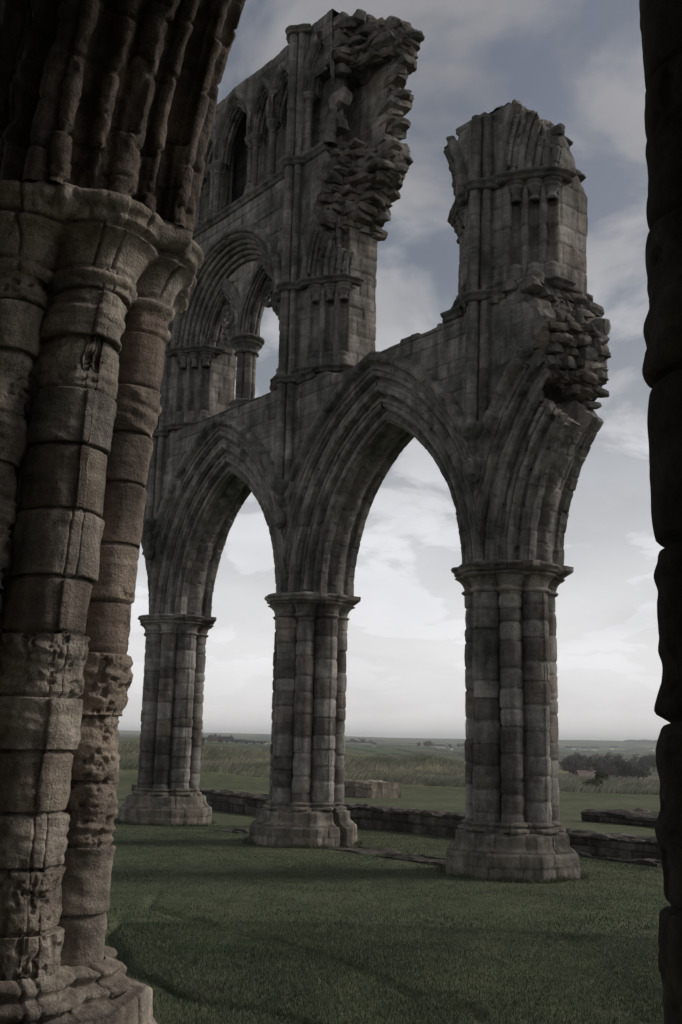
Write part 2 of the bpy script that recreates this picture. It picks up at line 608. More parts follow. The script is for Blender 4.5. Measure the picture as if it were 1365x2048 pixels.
    # the abacus slab also carries the arch section above it
    hull = [(.80, .36), (.34, .70), (-.34, .70), (-.80, .36), (-.80, -.50), (-.34, -.72), (.34, -.72), (.80, -.50)]
    pol = np.zeros_like(t_)
    cd_, sd_ = np.cos(t_), np.sin(t_)
    pol += 9
    hc_ = hull + hull[:1]
    for (x1, v1), (x2, v2) in zip(hc_[:-1], hc_[1:]):
        y1, y2 = -v1, -v2
        nx, ny = (y2 - y1), -(x2 - x1)
        ll = math.hypot(nx, ny); nx /= ll; ny /= ll
        dd_ = nx * x1 + ny * y1
        if dd_ < 0: nx, ny, dd_ = -nx, -ny, -dd_
        q_ = nx * cd_ + ny * sd_
        pol = np.minimum(pol, np.where(q_ > 1e-3, dd_ / np.maximum(q_, 1e-3), 9))
    kz = sstep(zz, 4.20, 4.34)[:, None] * (zz < 4.4025)[:, None]
    rr = np.where(kz > 0, rr * (1 - kz) + np.maximum(rr, pol[None] * (.90 + .10 * kz) * hk + .015) * kz, rr)
    P = np.stack([cx + rr * np.cos(T) * sx, cy + rr * np.sin(T) * sy + dy, Z], -1)
    out = np.stack([np.cos(T), np.sin(T), 0 * T], -1)
    P2, c = stone(P, T * .8, Z, seed + 91, rb=np.array([3.5, 4.06, 4.262, 4.6]), bw=.62, groove=.012, gw=.012, off=.008,
                  rough=.016 if near else .012, pal=pal, out=out, pits=.012 if near else .004, nf=4)
    P2[:, -1] = P2[:, 0]
    MB().grid(P2, c).build('capital', mat, parent if as_parts else base, warp=warp)
    return base


ROLLS = [(.05, .040, .034), (.15, .055, .050), (.265, .030, -.050), (.35, .030, .030), (.43, .055, .050), (.55, .035, -.060), (.63, .028, .030), (.72, .055, .052), (.83, .030, -.045), (.92, .050, .045)]


def arcade_profile(n=150, vw=.65, sof=.40, rolls=7, amp=.055, hood=True, back=True, umax=.92, sofb=None, sofrolls=False):
    """(u, v) of the moulded section, from the front hood through the soffit to the back"""
    pts = []

    sofb = sof if sofb is None else sofb

    def splay(sgn, sof=sof):
        L = []
        m = 300
        for i in range(m + 1):
            w = i / m                     # 0 at the wall face, 1 at the soffit edge
            u = umax * (1 - w)
            v = vw + (sof - vw) * (w ** 1.25)
            if rolls >= 6:
                b = -.02
                for c, hw, am in ROLLS:
                    q = 1 - ((w - c) / hw) ** 2
                    if q > 0: b += am * math.sqrt(q) * amp / .055
            else:
                k = (w * rolls) % 1.0
                b = amp * (math.sin(math.pi * k) ** .7 - .62) - .03 * math.exp(-((min(k, 1 - k)) / .06) ** 2)
            du, dv = -umax, (sof - vw)
            l = math.hypot(du, dv)
            nu, nv = dv / l, -du / l      # towards the viewer/opening
            L.append((u + nu * b, (v + nv * b) * sgn))
        return L
    if hood:
        pts += [(umax + .26, vw - .03), (umax + .24, vw + .03), (umax + .20, vw + .09), (umax + .14, vw + .115), (umax + .08, vw + .09), (umax + .05, vw + .04), (umax + .03, vw - .0)]
    else:
        pts += [(umax + .20, vw - .03), (umax + .05, vw)]
    pts += splay(1)
    for i in range(1, 60):
        w = i / 60
        v = sof - (sof + sofb) * w
        if sofrolls:
            b = -.03
            for c, hw, am in ((.07, .06, .05), (.20, .05, -.06), (.31, .055, .06), (.50, .10, .075), (.69, .055, .06), (.80, .05, -.06), (.93, .06, .05)):
                q = 1 - ((w - c) / hw) ** 2
                if q > 0: b += am * math.sqrt(q)
            pts.append((-b, v))
            continue
        b = .045 * max(0, math.cos((w - .5) * math.pi / .34)) if abs(w - .5) < .17 else -.035 * math.exp(-((abs(w - .5) - .24) / .05) ** 2)
        pts.append((-b, v))
    if back:
        pts += splay(-1, sofb)[::-1]
        pts += [(umax + .05, -vw), (umax + .20, -vw + .03)]
    p = np.array(pts)
    d = np.concatenate([[0], np.cumsum(np.hypot(*np.diff(p, axis=0).T))])
    t = np.linspace(0, d[-1], n)
    return np.stack([np.interp(t, d, p[:, 0]), np.interp(t, d, p[:, 1])], -1), t


def half_arch(mb, s0, side, prof, dist, zs=ZS, e=EA, ri=RI, half=BAY / 2, step=.03, seed=1, pal='far', phi_end=None, smin=0.0,
              dep=dict(), pfrac=None, vous=.30):
    """sweep a moulded section from the pier at s0 towards side*(+1/-1); phi_end(u,v,dist) cuts a broken arch short"""
    u, v = prof[:, 0], prof[:, 1]
    rho = ri + u
    pm = np.arccos(np.clip(e / rho, -1, 1))
    p0 = np.where(rho > half + e - smin, np.arccos(np.clip((half + e - smin) / rho, -1, 1)), 0.0)
    if phi_end is not None:
        pm = np.minimum(pm, phi_end(u, v, dist))
    p0 = np.minimum(p0, pm)
    n = max(6, int((ri + .5) * np.max(pm) / step))
    w = np.linspace(0, 1, n)[:, None]
    ph = p0 + (pm - p0) * w
    s = s0 + side * (half + e - rho * np.cos(ph))
    z = zs + rho * np.sin(ph)
    P = np.stack([s, np.broadcast_to(-v, s.shape), z], -1)
    # outward = towards arch centre and away from mid-thickness
    outv = np.stack([np.full_like(s, side) * np.cos(ph), np.broadcast_to(-v * 2, s.shape), -np.sin(ph)], -1)
    order = np.floor(dist / .17).astype(int)
    A = np.broadcast_to(ph * (ri + .4), s.shape) + hsh(order, seed)[None] * vous
    idd, d_, h, g = masonry(np.broadcast_to(dist, s.shape), A, vous, None, seed)
    hh = hsh(idd, np.broadcast_to(order, s.shape), seed)
    gg = hsh(idd, np.broadcast_to(order, s.shape), seed + 4)
    nrm = normals(P, outv)
    g_ = dict(groove=.012, gw=.014, off=.006, rough=.010, pit=.0)
    g_.update(dep)
    edge = np.abs((dist / .17) % 1 - .5) * 2
    disp = -g_['groove'] * np.exp(-(d_ / g_['gw']) ** 2) + (hh - .5) * 2 * g_['off'] * (1 - .7 * (edge ** 4))[None]
    disp += g_['rough'] * fbm(P + hh[..., None] * 2, 5, 4, seed)
    if g_['pit']:
        disp -= g_['pit'] * sstep(noise(P, 24, seed) + .5 * noise(P, 55, seed), .1, .7) * sstep(noise(P, 2.5, seed + 1), -.2, .4)
    # knocked-off corners
    disp -= .03 * sstep(hsh(idd, np.broadcast_to(order, s.shape), seed + 9), .86, .95) * sstep(noise(P, 9, seed), -.2, .4)
    P = P + nrm * disp[..., None]
    mb.grid(P, pick(pal, hh[:-1, :-1], gg[:-1, :-1]))
    if phi_end is not None:                      # ragged cross-section of a broken arch
        wv = np.linspace(0, 1, 26)[:, None]
        pe_ = P[-1]
        ut = np.max(u) - .06
        rt = ri + ut
        tgt = np.stack([s0 + side * (half + e - rt * np.cos(pm)), -v, zs + rt * np.sin(pm)], -1)
        C = pe_[None] * (1 - wv[..., None]) + tgt[None] * wv[..., None]
        bl = hsh(np.floor(C[..., 2] * 6 + C[..., 0] * 3).astype(int), np.floor(C[..., 1] * 5).astype(int), seed) - .5
        k = (np.sin(np.pi * wv) ** .5)
        amt = (.10 * bl + .06 * fbm(C, 5, 4, seed)) * k
        C = C + np.stack([side * np.sin(pm) * amt, 0 * amt, np.cos(pm) * amt], -1)
        mb.grid(C, pick('rubble', (bl + .5)[:-1, :-1], (bl + .5)[:-1, :-1]))
    return P


def extrados(ds, u=1.06, e=EA, ri=RI, zs=ZS):
    """height of the arch ring at distance ds from mid-bay"""
    r = ri + u
    return zs + np.sqrt(np.maximum(r * r - (np.abs(ds) + e) ** 2, 0))


def wall_strip(mb, S, zlo, ztop, vf=.63, vb=-.63, step=.022, seed=1, pal='far', ch=.31, bw=.62, top_rough=.05, off=.008, groove=.016):
    """front face, broken top and back face over positions S"""
    S = np.asarray(S, float)
    zl = np.broadcast_to(zlo, S.shape).astype(float)
    zt = np.broadcast_to(ztop, S.shape).astype(float)
    nz = max(3, int((zt - zl).max() / step))
    w = np.linspace(0, 1, nz)[:, None]
    Z = zl + (zt - zl) * w
    SS = np.broadcast_to(S, Z.shape)
    Fp = np.stack([SS, np.full_like(Z, -vf), Z], -1)
    P, c = stone(Fp, SS, Z, seed, ch=ch, bw=bw, groove=groove, gw=.016, off=off, rough=.008, pal=pal, out=(0, -1, 0))
    mb.grid(P, c)
    Bp = np.stack([SS, np.full_like(Z, -vb), Z], -1)
    P3, c3 = stone(Bp, SS, Z, seed + 1, ch=ch, bw=bw, groove=groove, gw=.013, off=off, rough=.008, pal=pal, out=(0, 1, 0))
    mb.grid(P3, c3)
    nt = max(3, int(abs(vf - vb) / step))
    w = np.linspace(0, 1, nt)[:, None, None]
    T = P[-1][None] * (1 - w) + P3[-1][None] * w
    f = np.sin(np.pi * np.linspace(0, 1, nt))[:, None]
    T[..., 2] += top_rough * f * (fbm(T, 3, 4, seed + 3) + .6 * (hsh(np.floor(T[..., 0] * 3).astype(int), np.floor(T[..., 1] * 4).astype(int), seed) - .3))
    mb.grid(T, np.array(PAL[pal][0]) * .95)


def lathe(mb, cx, cy, prof, col, n=20, rough=.004, seed=3, arc=(0, 2 * math.pi), step=.02):
    zz, rr = [], []
    for (za, ra), (zb, rb) in zip(prof[:-1], prof[1:]):
        ns = max(1, int(math.hypot(zb - za, rb - ra) / step))
        for q in range(ns):
            zz.append(za + (zb - za) * q / ns); rr.append(ra + (rb - ra) * q / ns)
    zz.append(prof[-1][0]); rr.append(prof[-1][1])
    zz, rr = np.array(zz), np.array(rr)
    t = np.linspace(arc[0], arc[1], n + 1)
    R, T = np.meshgrid(rr, t, indexing='ij')
    Z = np.broadcast_to(zz[:, None], R.shape)
    P = np.stack([cx + R * np.cos(T), cy + R * np.sin(T), Z], -1)
    out = np.stack([np.cos(T), np.sin(T), 0 * T], -1)
    P = P + out * (rough * fbm(P, 9, 3, seed))[..., None]
    if arc[1] - arc[0] > 6: P[:, -1] = P[:, 0]
    mb.grid(P, np.array(col))


def shaft_run(mb, cx, cy, r, z0, z1, seed, pal='far', n=20, ch=.30, lean=0.0):
    nz = int((z1 - z0) / .022) + 2
    t = np.linspace(0, 2 * math.pi, n + 1)
    z = np.linspace(z0, z1, nz)
    T, Z = np.meshgrid(t, z)
    P = np.stack([cx + r * np.cos(T) + lean * (Z - z0), cy + r * np.sin(T), Z], -1)
    out = np.stack([np.cos(T), np.sin(T), 0 * T], -1)
    P2, c = stone(P, T, Z, seed, ch=ch, bw=None, groove=.009, gw=.013, off=.004, rough=.004, pal=pal, out=out, nf=7)
    P2[:, -1] = P2[:, 0]
    mb.grid(P2, c)


CAP = [(-.30, .8), (-.29, 1.12), (-.27, 1.2), (-.25, 1.1), (-.235, .85), (-.19, .95), (-.14, 1.25), (-.11, 1.62), (-.095, 1.68), (-.085, 1.45), (-.07, 1.5), (-.045, 1.85), (-.015, 1.85), (0, 1.7), (.002, .2)]


def small_capital(mb, cx, cy, r, ztop, seed, k=1.0, col=None):
    lathe(mb, cx, cy, [(ztop + a * k, r * b) for a, b in CAP], col if col is not None else PAL['far'][seed % 3], 22, .006, seed)


def small_base(mb, cx, cy, r, z0, seed, h=.30):
    lathe(mb, cx, cy, [(z0, r * 1.8), (z0 + h * .5, r * 1.8), (z0 + h * .56, r * 1.5), (z0 + h * .7, r * 1.45), (z0 + h * .8, r * 1.6), (z0 + h * .9, r * 1.5), (z0 + h, r * 1.0)],
          PAL['far'][seed % 3], 22, .006, seed)


def string_run(mb, pts, z, seed, h=.16, d=.10, col=None):
    """moulded string course along a plan polyline (local x, y); offsets to the left of travel"""
    p = np.array(pts, float)
    dd = np.concatenate([[0], np.cumsum(np.hypot(*np.diff(p, axis=0).T))])
    n = max(4, int(dd[-1] / .03))
    t = np.linspace(0, dd[-1], n)
    q = np.stack([np.interp(t, dd, p[:, 0]), np.interp(t, dd, p[:, 1])], -1)
    tg = np.gradient(q, axis=0)
    tg /= np.maximum(np.linalg.norm(tg, axis=1, keepdims=True), 1e-9)
    nr = np.stack([tg[:, 1], -tg[:, 0]], -1)
    prof = [(-.06, -h), (.0, -h), (.35 * d, -h * .9), (.45 * d, -h * .7), (.35 * d, -h * .55), (.8 * d, -h * .4), (d, -h * .25), (d * .95, -h * .08), (.5 * d, .0), (-.06, .03)]
    pr = np.array(prof)
    P = np.zeros((len(pr), n, 3))
    P[..., :2] = q[None] + nr[None] * pr[:, 0][:, None, None]
    P[..., 2] = z + pr[:, 1][:, None]
    P += .010 * fbm(P, 6, 3, seed)[..., None]
    mb.grid(P, np.array(col if col is not None else PAL['far'][1]))


def rock(mb, c, size, rng, pal='rubble', ax=None, tilt=.25):
    """a roughly squared, weathered stone"""
    n = 7
    g = np.linspace(-1, 1, n)
    yaw = rng.uniform(-tilt, tilt); rl = rng.uniform(-tilt, tilt); pt = rng.uniform(-tilt, tilt)
    Rm = np.array(Matrix.Rotation(yaw, 3, 'Z') @ Matrix.Rotation(rl, 3, 'X') @ Matrix.Rotation(pt, 3, 'Y'))
    col = np.array(PAL[pal][rng.randint(len(PAL[pal]))]) * rng.uniform(.8, 1.2)
    sd_ = rng.randint(1000)
    taper = rng.uniform(.7, 1.0, 2)
    for axis in range(3):
        for sg in (-1, 1):
            A, B = np.meshgrid(g, g, indexing='ij')
            P = np.zeros((n, n, 3))
            P[..., axis] = sg
            P[..., (axis + 1) % 3] = A
            P[..., (axis + 2) % 3] = B
            l = np.linalg.norm(P, axis=-1, keepdims=True)
            P = P * (.58 + .52 / l)
            P[..., 0] *= 1 - (1 - taper[0]) * (P[..., 2] * .5 + .5)
            P[..., 1] *= 1 - (1 - taper[1]) * (P[..., 0] * .5 + .5)
            P = P + .19 * np.stack([noise(P, 1.1, sd_), noise(P, 1.1, sd_ + 1), noise(P, 1.1, sd_ + 2)], -1) + .06 * noise(P, 3.3, sd_ + 3)[..., None] * P
            P = P * np.array(size)
            mb.grid(P @ Rm.T + np.array(c), col)


def end_block(mb, s0, send, z0, z1, vf=.63, vb=-.63, step=.035, seed=1, pal='far', epal='rubble', zlow=None, topj=.06, side=1, chunk=.07, bottom=True, front=True, back=True):
    """a mass of wall ending in a ragged break at s = send(z, v); zlow(s) keeps it above an arch ring"""
    nz = max(4, int((z1 - z0) / step)); nv = max(4, int((vf - vb) / step))
    z = np.linspace(z0, z1, nz); v = np.linspace(vf, vb, nv)
    Z, V = np.meshgrid(z, v, indexing='ij')
    _, d, h, g = masonry(V, Z, .19, .30, seed + 5)
    Sx = send(Z, V) + chunk * (h - .5) * 2 + .06 * fbm(np.stack([V, Z, 0 * Z], -1), 4, 4, seed)
    Sx = Sx - .05 * np.exp(-(d / .02) ** 2)
    Sx = np.maximum(Sx, .02)
    zz = Z.copy()
    if zlow is not None:
        zz = np.maximum(Z, zlow(Sx) - .02)
    E_ = np.stack([s0 + side * Sx, -V, zz], -1)
    E_[..., 1] += .02 * noise(E_, 5, seed)
    mb.grid(E_, pick(epal, h[:-1, :-1], g[:-1, :-1]))
    for (iv, vv, sg, on) in ((0, vf, -1, front), (-1, vb, 1, back)):
        if not on: continue
        ns = max(4, int(Sx[:, iv].max() / step))
        w = np.linspace(0, 1, ns)[None, :]
        S = Sx[:, iv][:, None] * w
        Zf = np.broadcast_to(z[:, None], S.shape)
        Zc = np.maximum(Zf, zlow(S) - .02) if zlow is not None else Zf
        P = np.stack([s0 + side * S, np.full(S.shape, -vv), Zc], -1)
        P2, c = stone(P, S + 3, Zf, seed + 2, ch=.31, bw=.6, groove=.010, gw=.013, off=.008, rough=.008, pal=pal, out=(0, sg, 0),
                      fade=sstep(w, 0, .05) * sstep(1 - w, 0, .03))
        mb.grid(P2, c)
    for (iz, zc, on) in ((-1, z1, True), (0, z0, bottom)):
        if not on: continue
        ns = max(4, int(Sx[iz].max() / step))
        w = np.linspace(0, 1, ns)[None, :]
        S = Sx[iz][:, None] * w
        Vv = np.broadcast_to(v[:, None], S.shape)
        zt = zz[iz][:, None] + topj * fbm(np.stack([S, Vv, 0 * S], -1), 3, 4, seed + 8) * sstep(w, 0, .1) * sstep(1 - w, 0, .08)
        if zlow is not None: zt = np.maximum(zt, zlow(S) - .02)
        P = np.stack([s0 + side * S, -Vv, zt], -1)
        mb.grid(P, np.array(PAL[epal][2]))


def strew(mb, s0, send, z0, z1, v0, v1, n, seed, size=(.17, .15, .075), pal='rubble', side=1, push=.02):
    rng = np.random.RandomState(seed)
    for i in range(n):
        z = z0 + (z1 - z0) * rng.rand(); v = v0 + (v1 - v0) * rng.rand()
        z = round(z / .17) * .17 + rng.uniform(-.04, .04)
        s = float(send(np.array(z), np.array(v)))
        k = rng.uniform(.5, 1.5)
        rock(mb, (s0 + side * (s + rng.uniform(-.06, .06) + push), -v, z), (size[0] * k * rng.uniform(.7, 1.3), size[1] * k * rng.uniform(.7, 1.3), size[2] * rng.uniform(.7, 1.3)), rng, pal, tilt=.30)


def pier_section(n=300, right=True, left=True):
    """plan of an upper pier, (s, v) anticlockwise from the front centre: flat front, shafted splays, plain jambs"""
    half = [(0, .63), (.30, .63), (.33, .60)]
    a, b = np.array([.36, .575]), np.array([1.0, .10])
    L = np.linalg.norm(b - a); tdir = (b - a) / L; nrm = np.array([-tdir[1], tdir[0]])
    if nrm[0] < 0: nrm = -nrm
    for w in np.linspace(0, 1, 70):
        q = 0
        for c in (.10, .45, .80):
            q += .055 * math.sqrt(max(0, 1 - ((w - c) * L / .055) ** 2))
        for c in (.27, .63, .95):
            q -= .10 * math.exp(-(((w - c) * L) / .07) ** 4)
        p = a + tdir * w * L + nrm * (q + .02)
        half.append(tuple(p))
    half += [(1.05, .06), (1.06, .0), (1.07, -.60), (1.04, -.63), (0, -.63)]
    r = np.array(half)
    l = r[::-1] * np.array([-1, 1])
    p = np.concatenate([r, l[1:]])
    d = np.concatenate([[0], np.cumsum(np.hypot(*np.diff(p, axis=0).T))])
    t = np.linspace(0, d[-1], n)
    return np.stack([np.interp(t, d, p[:, 0]), np.interp(t, d, p[:, 1])], -1), t


def upper_pier(mb, s0, z0, ztop, seed, pal='far', step=.03):
    q, t = pier_section()
    s, v = q[:, 0], q[:, 1]
    zt = ztop(s, v)
    n = int((zt.max() - z0) / step)
    w = np.linspace(0, 1, n)[:, None]
    Z = z0 + (zt - z0)[None] * w
    S = np.broadcast_to(s, Z.shape); V = np.broadcast_to(v, Z.shape)
    P = np.stack([s0 + S, -V, Z], -1)
    out = np.stack([S, -V, 0 * S], -1)
    T = np.broadcast_to(t, Z.shape)
    P2, c = stone(P, T, Z, seed, ch=.29, bw=.42, groove=.013, gw=.014, off=.010, rough=.012, pal=pal, out=out, strata=.002, rnd=.006)
    flat = (np.abs(S) > 1.02)[:-1, :-1]
    _, _, h, g = masonry(T, Z, .29, .42, seed)
    c2 = pick('ashlar', h[:-1, :-1], g[:-1, :-1]) * .85
    c = np.where(flat[..., None], c2, c)
    P2[:, -1] = P2[:, 0]
    mb.grid(P2, c)
    # ragged top
    cen = np.array([s0, .05])
    k = np.linspace(1, 0, 26)[:, None, None]
    R = P2[-1][None] * k
    R[..., :2] += (1 - k) * cen
    sx, vx = R[..., 0] - s0, -R[..., 1]
    R[..., 2] = ztop(sx, vx)
    R[0] = P2[-1]
    mb.grid(R, np.array(PAL[pal][1]))


def splay_pts(side):
    a, b = np.array([.36, .575]), np.array([1.0, .10])
    return [tuple((a + (b - a) * w) * np.array([side, 1])) for w in (.27, .63, .95)]


def tribune_dressing(parent, s0, zcap, seed, sides=(1, -1), zb=8.52, warp=None):
    """capitals, bases and the moulded strings round an upper pier"""
    for sd_ in sides:
        for j, (s, v) in enumerate(splay_pts(sd_)):
            cb = MB()
            small_capital(cb, s0 + s, -v, .085, zcap, seed + j, 1.1)
            cb.build('capital', M_FAR, parent, warp=warp)
            cb = MB()
            small_base(cb, s0 + s, -v, .075, zb + .14, seed + j)
            cb.build('shaft_base', M_FAR, parent, warp=warp)
        ab = MB()
        pts = [(s0 + sd_ * x, -y) for x, y in ((.10, .66), (.34, .66), (.42, .68), (.62, .54), (.86, .40), (1.10, .20), (1.12, .02), (1.12, -.15))]
        if sd_ < 0: pts = pts[::-1]
        string_run(ab, pts, zcap + .11, seed + 3, h=.13, d=.11)
        ab.build('abacus', M_FAR, parent, warp=warp)
        ab = MB()
        string_run(ab, pts, zb + .14, seed + 5, h=.14, d=.09)
        ab.build('base_moulding', M_FAR, parent, warp=warp)


def vault_shaft(parent, s0, z0, z1, seed, rings=(), warp=None):
    mb = MB()
    shaft_run(mb, s0, -.80, .088, z0, z1, seed)
    shaft_run(mb, s0 - .15, -.70, .075, z0, z1, seed + 1)
    shaft_run(mb, s0 + .15, -.70, .075, z0, z1, seed + 2)
    # backing strip
    n = int((z1 - z0) / .1)
    zz = np.linspace(z0, z1, n)
    pl = np.array([(-.24, -.60), (-.20, -.70), (-.08, -.745), (.08, -.745), (.20, -.70), (.24, -.60)])
    P = np.stack([np.broadcast_to(s0 + pl[:, 0], (n, 6)), np.broadcast_to(pl[:, 1], (n, 6)), np.broadcast_to(zz[:, None], (n, 6))], -1)
    mb.grid(P, np.array(PAL['far'][1]))
    for zr in rings:
        pts = [(s0 - .34, -.63), (s0 - .27, -.72), (s0 - .14, -.80), (s0 - .06, -.90), (s0 + .06, -.90), (s0 + .14, -.80), (s0 + .27, -.72), (s0 + .34, -.63)]
        string_run(mb, pts, zr, seed + 7, h=.15, d=.08)
    return mb.build('vaulting_shaft', M_FAR, parent, warp=warp)


def corbel(parent, s0, z, seed):
    mb = MB()
    lathe(mb, s0, -.70, [(z - .42, .05), (z - .36, .10), (z - .28, .12), (z - .22, .10), (z - .16, .15), (z - .05, .24), (z, .26), (z + .04, .25), (z + .07, .19), (z + .09, .1)], PAL['far'][1], 26, .018, seed)
    mb.build('corbel', M_FAR, parent)


def head_stop(parent, s0, z, seed):
    mb = MB()
    rng = np.random.RandomState(seed)
    lathe(mb, s0, -.76, [(z - .17, .02), (z - .14, .07), (z - .04, .12), (z + .06, .125), (z + .14, .10), (z + .20, .06), (z + .21, .01)], PAL['far'][0], 22, .022, seed)
    for k in range(3):
        rock(mb, (s0 + rng.uniform(-.07, .07), -.85 + rng.uniform(0, .05), z + rng.uniform(-.08, .12)), (.05, .04, .05), rng, 'far')
    mb.build('head_stop', M_FAR, parent)


# ------------------------------------------------------------------ the far arcade
ruin = empty('ruined_arcade', (C1[0], C1[1], 0), ANG)
tag(ruin, 'tall broken stone arcade with two whole pointed arches and ragged upper storeys', 'ruin')
NOH = 4
for k in (-1, 0, 1):
    pier(ruin, k * BAY, 0, 420, 'farcol', M_FAR, 40 + k * 7, plinth_mat=M_PLINTH, sx=1.02, sy=1.09, dy=.035, caps=1.02)

PR, PD = arcade_profile(230, sof=.30, sofb=.50, umax=.88)


def bayz(seed, lo, hi):
    def f(S):
        S = np.asarray(S, float)
        return lo + (hi - lo) * 0
    return f


def arch_part(name, halves, seed):
    mb = MB()
    for s0, side in halves:
        half_arch(mb, s0, side, PR, PD, seed=seed, step=.022)
        seed += 3
    return mb.build(name, M_FAR, ruin)


arch_part('arch', [(-BAY, 1), (0, -1)], 201)
arch_part('arch', [(0, 1), (BAY, -1)], 211)
arch_part('arch', [(-BAY, -1)], 221)

# spandrel walls up to the tribune floor
mb = MB()
mid = BAY / 2
for s0 in (-2 * BAY, -BAY, 0):
    lo_s, hi_s = (s0 + mid, s0 + BAY) if s0 == -2 * BAY else (s0, s0 + BAY)
    S = np.linspace(lo_s, hi_s, int((hi_s - lo_s) / .020))
    zlo = extrados(S - (s0 + mid))
    if s0 == 0:
        zt = 8.42 + .05 * noise(np.stack([S, 0 * S, 0 * S], -1), 2.5, 4)
        zt = zt - .10 * sstep(S, 1.1, 1.4) * (1 - sstep(S, 2.2, 2.5)) - .05 * (hsh(np.floor(S * 2.2).astype(int), 3) > .5)
        zt = np.where(S > 4.22, 8.50, zt)
        zt = np.maximum(zt, zlo + .04)
    else:
        zt = np.full_like(S, 8.45)
    wall_strip(mb, S, zlo, zt, seed=31 + int(s0 * 3), top_rough=.05)
    if s0 == -2 * BAY: pass
mb.build('spandrel_wall', M_FAR, ruin)

for a_, b_, z_ in ((4.25, 4.68, 8.55), (BAY + .3, BAY + .62, 8.55), (.3, .85, 8.53), (-BAY - 1.2, -BAY - .3, 8.53)):
    mb = MB()
    string_run(mb, [(a_, -.63), (b_, -.63)], z_, 3)
    mb.build('string_course', M_FAR, ruin)

def warp3(V):
    V = V.copy()
    V[:, 0] += .030 * np.clip(V[:, 2] - 5.5, 0, None)
    return V


# --- third arch: sprung and broken off
mb = MB()
rngO = np.random.RandomState(3)
ordj = rngO.uniform(-.05, .05, 60)


def pe(u, v, dist):
    base = .73 + .07 * sstep(v, .3, .62) + .02 * (u > .6) - .05 * (np.abs(v) < .25)
    return base + ordj[np.floor(dist / .17).astype(int) % 60]


half_arch(mb, BAY, 1, PR, PD, seed=231, step=.022, phi_end=pe, dep=dict(off=.016, rough=.014))
mb.build('broken_arch', M_FAR, ruin)


def sendC(z, v):
    z = np.asarray(z, float); v = np.asarray(v, float)
    f = np.interp(z, [5.7, 6.3, 7.0, 7.4, 7.75, 8.1, 8.5, 8.7], [.40, .66, .98, 1.18, 1.30, 1.16, .95, .80])
    r = np.interp(z, [5.7, 6.3, 6.6, 6.9, 7.2, 7.7, 8.1, 8.35, 8.7], [.50, .85, 1.05, 1.22, 1.36, 1.38, 1.30, 1.08, .98])
    w = sstep(-v, -.45, .45)
    return f * (1 - w) + r * w


def zlowC(s):
    return extrados(mid - np.asarray(s), u=.95)


mb = MB()
end_block(mb, BAY, sendC, 5.7, 8.62, seed=51, zlow=zlowC, chunk=.09, bottom=False)
mb.build('broken_wall_end', M_FAR, ruin)
mb = MB()
strew(mb, BAY, sendC, 7.05, 8.6, .35, -.55, 150, 5, size=(.11, .10, .068), push=-.05)
strew(mb, BAY, sendC, 6.85, 8.3, -.2, -.57, 60, 15, size=(.12, .11, .07), push=-.04)
strew(mb, BAY, sendC, 8.2, 8.75, .30, -.60, 40, 6, push=-.1)
rng = np.random.RandomState(8)
for (s, v, z, a, b, c) in ((1.48, -.5, 7.98, .13, .13, .11), (1.45, -.48, 7.55, .13, .13, .08), (1.42, -.48, 7.18, .13, .13, .07), (1.35, -.3, 7.85, .18, .16, .07),
                           (1.42, -.5, 7.75, .14, .14, .07), (1.36, -.5, 6.98, .14, .14, .05), (1.24, -.5, 6.8, .14, .14, .05), (1.2, -.55, 8.35, .2, .2, .08), (1.25, .2, 7.65, .22, .14, .07)):
    rock(mb, (BAY + s, -v, z), (a, b, c), rng, 'far', tilt=.35)
mb.build('rubble_core', M_FAR, ruin)

# --- vaulting shafts, corbels, heads
vault_shaft(ruin, -BAY, 6.45, 16.1, 61, rings=(8.55, 13.08))
vs2 = vault_shaft(ruin, 0, 6.45, 16.0, 64, rings=(8.55, 10.42, 13.08, 16.02))
vault_shaft(ruin, BAY, 6.45, 11.55, 67, rings=(8.58, 10.42), warp=warp3)
for k in (-1, 0, 1):
    corbel(ruin, k * BAY, 6.45, 70 + k)
    head_stop(ruin, k * BAY, 5.78, 74 + k)

# --- tribune storey
ZC = 10.32


def flat_top(z):
    return lambda s, v: np.full(np.shape(s), z)


def top3(s, v):
    s = np.asarray(s, float); v = np.asarray(v, float)
    base = 11.78 - .34 * sstep(v, .3, .6) - .75 * np.clip(s - .25, 0, 1) / .8 - .35 * np.clip(-s - .1, 0, 1) - .75 * sstep(-v, 0, .63) * np.clip(s, 0, 1.05) + .15 * sstep(-v, 0, .6) * (s < .3)
    q = np.stack([s, v, 0 * s], -1)
    blk = hsh(np.floor(s * 3.3 + 9).astype(int), np.floor(v * 4 + 9).astype(int), 4) - .5
    return base + .05 * fbm(q, 4, 3, 3) + .10 * blk


P_TR = []
for k, zt in ((-1, 13.0), (0, 11.7)):
    mb = MB()
    upper_pier(mb, k * BAY, 8.44, flat_top(zt), 81 + k)
    o = mb.build('tribune_pier', M_FAR, ruin)
    tribune_dressing(o, k * BAY, ZC, 84 + k * 5)
mb = MB()
upper_pier(mb, BAY, 8.44, top3, 95)
o = mb.build('tribune_pier', M_FAR, ruin, warp=warp3)
tribune_dressing(o, BAY, ZC, 97, warp=warp3)


